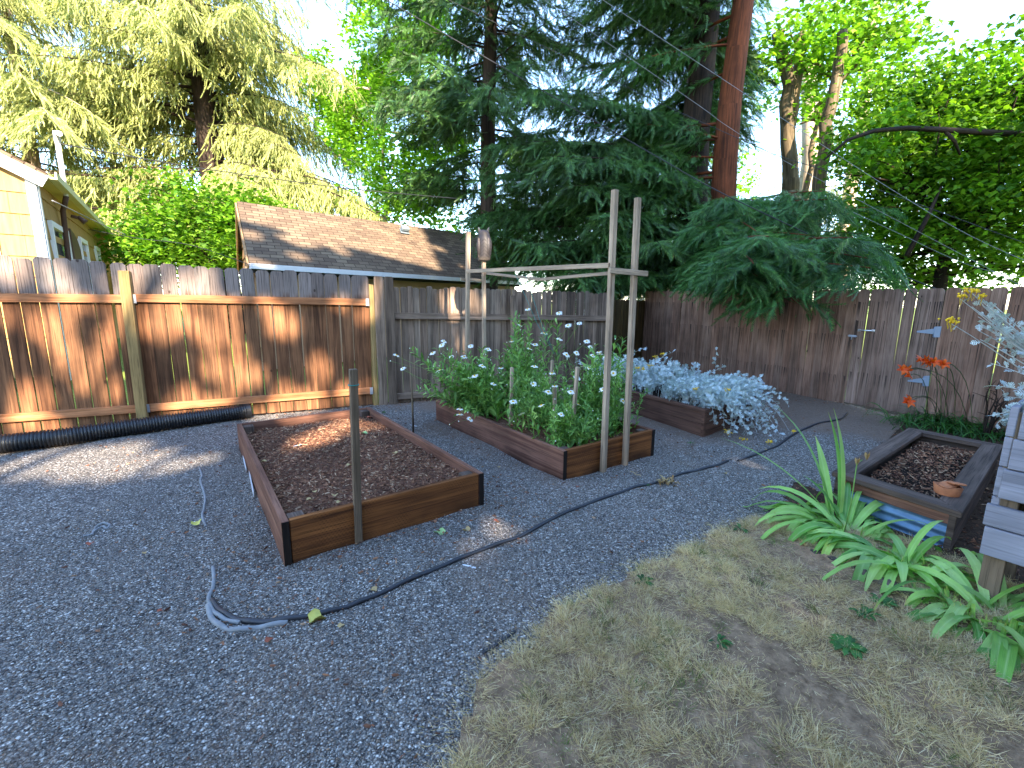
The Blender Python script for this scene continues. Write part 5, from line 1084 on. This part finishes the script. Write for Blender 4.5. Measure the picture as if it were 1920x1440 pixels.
st2_+= [(q3(.9,.1),q3(1.0,.0)+up*.25,W(1425,706,5.3),.5),(q3(.9,.05),q3(1.,0)+up*.3,G(1480,808,.04),.5)]
st1+=[(q3(.75,.2),q3(.75,.2)+up*.3,W(1343,656,5.4),.5),(q3(.2,.8),q3(.2,.8)+up*.4,W(1213,650,6.0),.7),(q3(.4,.6),q3(.4,.6)+up*.4,W(1262,660,5.8),.8)]
silver('silver leaved shrub filling the back of the plank bed with a few yellow flower heads',st1,26,.052,[W(1243,664,5.8),W(1196,690,5.6),W(1205,692,5.6),W(1218,686,5.6),W(1230,670,5.9)])
silver('silver leaved plant tumbling over the near corner of the plank bed to the ground',st2_,26,.050,[W(1363,807,4.9),W(1367,812,4.85),W(1394,824,4.75),W(1305,730,5.0),G(1488,808,.05),G(1443,829,.02),W(1364,732,5.0)])
mb=MB(); up_=up
# silver plant in the planter box
sb=[];o0=LP0+lv*.12+ln*.15+up*(zt-.02)
for i in range(60):
    p=o0+lv*random.uniform(-.05,.6)+ln*random.uniform(-.1,.3); d=Vector((random.gauss(-.06,.09),random.gauss(0,.09),random.uniform(.05,.26))); sb.append((p,p+up*.1,p+d,.8))
for i in range(14): p=o0+lv*random.uniform(0,.15); sb.append((p,p-lv*.12+up*.05,p-lv*random.uniform(.1,.2)+Vector((random.gauss(0,.05),0,random.uniform(-.12,.05))),.7))
Yp=2.0
tall=[((1816,545),.25),((1800,560),.2),((1822,575),.25),((1782,606),.15),((1842,560),.25),((1848,575),.2),((1857,600),.3),((1835,620),.25),((1868,640),.3),((1895,640),.25)]
for (q,dn) in tall+[((1850+random.gauss(0,18),590+random.gauss(0,25)),.3) for _ in range(14)]: 
    e=W(q[0],q[1],Yp+.02); p=o0+lv*random.uniform(0,.12)+up*.06; sb.append((p,lerp(p,e,.5)+Vector((-.01,0,.03)),e,dn*1.0))
silver('silver leaved plant with tall pale stems and mustard flower heads on the planter box',sb,26,.034,[W(1818,548,Yp+.02),W(1825,547,Yp+.02),W(1803,557,Yp),W(1780,600,Yp),W(1786,605,Yp),W(1841,556,Yp)],.009)
# ---------------------------------------------------------------- iris leaves along the lawn
def sword(mb,base,d,L,wd,bend,tipdrop,m=0,rise=.9):
    """strap leaf that rises, arches along d and droops"""
    n=9; pts=[]; p=Vector(base); el=rise; sd=d.cross(up).normalized()
    for i in range(n+1):
        pts.append(Vector(p)); el-=bend/n*(1+1.4*i/n); st_=(d*cos(el)+up*sin(el)); p=p+st_*(L/n)
        if p.z<.012: p.z=.012
    ws=[wd*(.65+.35*min(1,3*i/n)) if i<n*.55 else wd*(1-((i/n-.55)/.45)**1.7) for i in range(n+1)]; ws[-1]=.001
    mb.ribbon(pts,ws,(sd+up*random.gauss(0,.35)).normalized(),random.uniform(.1,.4),m)
def iris(label,fans,mats=None):
    t=thing('iris_plant',fans[0][0],label,'iris'); mb=MB(); dry=MB()
    for (b,az,n,L,spreadz,rise) in fans:
        for k in range(int(n*3.0)):
            a=az+random.gauss(0,.6); d=Vector((cos(a),sin(a),0)); sword(mb,Vector(b)+Vector((random.gauss(0,.03),random.gauss(0,.03),0)),d,L*random.uniform(.7,1.7),random.uniform(.013,.026),random.uniform(.6,2.0)*spreadz,0,0,rise+random.gauss(0,.2))
        for k in range(2):
            a=az+random.gauss(0,1.2); d=Vector((cos(a),sin(a),0)); sword(dry,Vector(b),d,L*.55,.007,1.6,0,0,.5)
    mb.build('leaves',M['iris'],t); dry.build('dead_leaves',M['dryleaf'],t); return t
g=lambda x,y:G(x,y,.0)
W_=pi
iris('upright iris clump with the tallest sword leaves between gravel and the metal ended bed',[(g(1560,985),W_*.62,2,.56,.3,1.35),(g(1545,990),W_*1.0,13,.44,1.5,.75),(g(1575,1000),W_*.55,7,.36,1.4,.95),(g(1590,1010),W_*1.15,12,.44,1.7,.8),(g(1600,990),W_*.35,5,.34,1.0,1.1),(g(1620,1015),-.2,7,.34,1.4,.8)])
iris('middle iris clump arching over the edging log in front of the corrugated panel',[(g(1650,1050),W_*.95,11,.44,1.7,.75),(g(1675,1065),W_*1.2,10,.40,1.8,.8),(g(1690,1070),.4,6,.34,1.3,.9),(g(1720,1090),W_*.9,10,.44,1.8,.8),(g(1735,1100),-.3,6,.36,1.5,.8)])
iris('broad leaved iris clump drooping in the near right corner under the planter box',[(g(1800,1150),W_*1.0,10,.38,1.9,.75),(g(1820,1175),W_*1.3,11,.36,2.0,.8),(g(1860,1185),-.6,8,.34,1.8,.8),(g(1850,1150),.9,5,.32,1.3,.95),(g(1890,1200),W_*1.3,10,.34,2.0,.8),(g(1900,1160),.1,6,.34,1.6,.9),(g(1760,1130),W_*1.15,7,.36,1.9,.75)])
# dried iris seed stalk
sp0=g(1580,1010); sp1=W(1607,868,sp0.y); t=thing('iris_stalk',sp0,'thin stalk with two papery seed pods rising above the iris clump','flower stalk')
mb=MB(); mb.tube([sp0,lerp(sp0,sp1,.5)+Vector((.01,0,0)),sp1,sp1+Vector((.03,0,.02))],.0035,5); mb.build('stem',M['daisystem'],t)
for q in (sp1,sp1+Vector((.055,0,.035))):
    mb=MB()
    for k in range(5): a=k*1.26; d=Vector((cos(a)*.4,sin(a)*.4,1)).normalized(); mb.ribbon([q-up*.015,q+d*.015,q+d*.035],[.003,.008,.001],d.cross(Vector((cos(a+1.5),sin(a+1.5),0))))
    mb.build('seed_pod',M['dryleaf'],t)
# ---------------------------------------------------------------- daylily behind the metal ended bed
dl=G(1770,800); t=thing('daylily',dl,'daylily with arching grassy leaves and orange flowers behind the metal ended bed','daylily'); mb=MB()
for k in range(330):
    a=random.random()*2*pi; d=Vector((cos(a),sin(a),0)); b=dl+Vector((random.gauss(0,.28),random.gauss(0,.16),0)); sword(mb,b,d,random.uniform(.3,.62),random.uniform(.004,.008),random.uniform(1.2,2.4),0,0,random.uniform(.8,1.35))
mb.build('leaves',M['lily'],t)
mb=MB(); FLW=[(1697,692,4.6),(1700,705,4.6),(1690,694,4.55),(1698,750,4.4),(1702,755,4.4),(1722,676,4.7),(1730,674,4.7),(1740,678,4.7),(1750,680,4.7),(1760,682,4.7),(1768,684,4.7)]
for i,(x,y,Y) in enumerate(FLW):
    e=W(x,y,Y); b=dl+Vector((random.gauss(0,.15),random.gauss(0,.08),0)); mb.tube(bez(b,Vector((lerp(b.x,e.x,.3),lerp(b.y,e.y,.3),e.z+.05)),e,7),.0035,4)
mb.build('stalks',M['lily'],t)
for i,(x,y,Y) in enumerate(FLW):
    e=W(x,y,Y); fb=MB(); f=Vector((random.gauss(0,.6),-1,random.gauss(0.2,.5))).normalized(); o=f.orthogonal().normalized(); q=f.cross(o)
    for k in range(6):
        a=k*pi/3+.3; d=(o*cos(a)+q*sin(a)); fb.ribbon([e-f*.02,e+f*.015+d*.012,e+f*.03+d*.042,e+f*.02+d*.066],[.004,.014,.013,.001],f.cross(d))
    fb.build('flower',M['orange'],t)
# bare thorny shrub beside it
bs=G(1850,822); t=thing('bare_shrub',bs,'dark bare twiggy shrub between the daylily and the planter box','shrub'); mb=MB()
for k in range(9):
    a=random.uniform(0,6.28); e=bs+Vector((cos(a)*.22,sin(a)*.12,random.uniform(.3,.75))); P=bez(bs+Vector((random.gauss(0,.03),0,0)),lerp(bs,e,.5)+Vector((random.gauss(0,.04),0,.1)),e,8); P=[p+Vector((random.gauss(0,.008),random.gauss(0,.008),0)) for p in P]; mb.tube(P,[.012*(1-.09*i) for i in range(9)],6)
    for j in range(3): i=random.randint(3,7); mb.tube([P[i],P[i]+Vector((random.gauss(0,.08),random.gauss(0,.05),random.uniform(.02,.14)))],[.005,.002],5)
mb.build('branches',M['bark'],t)
mb=MB()
for k in range(160):
    a=random.random()*2*pi; d=Vector((cos(a),sin(a),0)); sword(mb,bs+Vector((random.uniform(-.25,.5),random.gauss(0,.15),0)),d,random.uniform(.2,.42),.005,random.uniform(1.4,2.6),0,0,1.2)
t=thing('grass_clump',bs+Vector((.2,0,0)),'clump of thin arching leaves at the foot of the bare shrub','grass clump'); mb.build('leaves',M['lily'],t)
# mulch debris under the irises
n=3500; Pq=[]
for k in range(n*3):
    x,y=random.uniform(1.6,4.5),random.uniform(.8,5)
    if inside(SOILP,x,y) and not inside(q4,x,y): Pq.append((x,y,.012))
Pq=np.array(Pq); n=len(Pq); s_=.006+.016*RS.rand(n)**2; o=scatter('soil_litter',bV,bF,Pq,frames(rdir(n,-.4,.4),RS.rand(n)*6),np.stack([s_,s_*.4,s_*.3],1),M['chip']); tag(o,'dark crumbly soil and bark bits under the irises and planter','soil litter',None,'stuff')
# red brown litter on the gravel round the beds and under the fence
Pq=[];
for k in range(90000):
    x,y=random.uniform(-6,5.5),random.uniform(1.2,8.5); p=Vector((x,y,0)); da_=abs((p-FA0).dot(nA)); dc_=abs((p-FC0).dot(nC)); 
    l=min(hypot(*(p-B1A-u1*t_*1.3).xy) for t_ in (0,.25,.5,.75,1)); w2=max(0,1-l/.7)*.8+max(0,1-min(da_,dc_)/.4)*.5+.10*(nz(x,y,.8)>.1)+.03
    if random.random()<w2 and inside(GARDEN,x,y) and not inside(B1P,x,y) and not inside(B2P,x,y) and not inside(LAWNP,x,y): Pq.append((x,y,.012+wav(x,y)))
Pq=np.array(Pq); n=len(Pq); s_=.004+.014*RS.rand(n)**2; o=scatter('leaf_litter',bV,bF,Pq,frames(rdir(n,-.2,.3),RS.rand(n)*6),np.stack([s_,s_*.45,s_*.25],1),M['chip']); tag(o,'small brown bark and leaf crumbs scattered over the gravel near beds and fences','litter',None,'stuff')
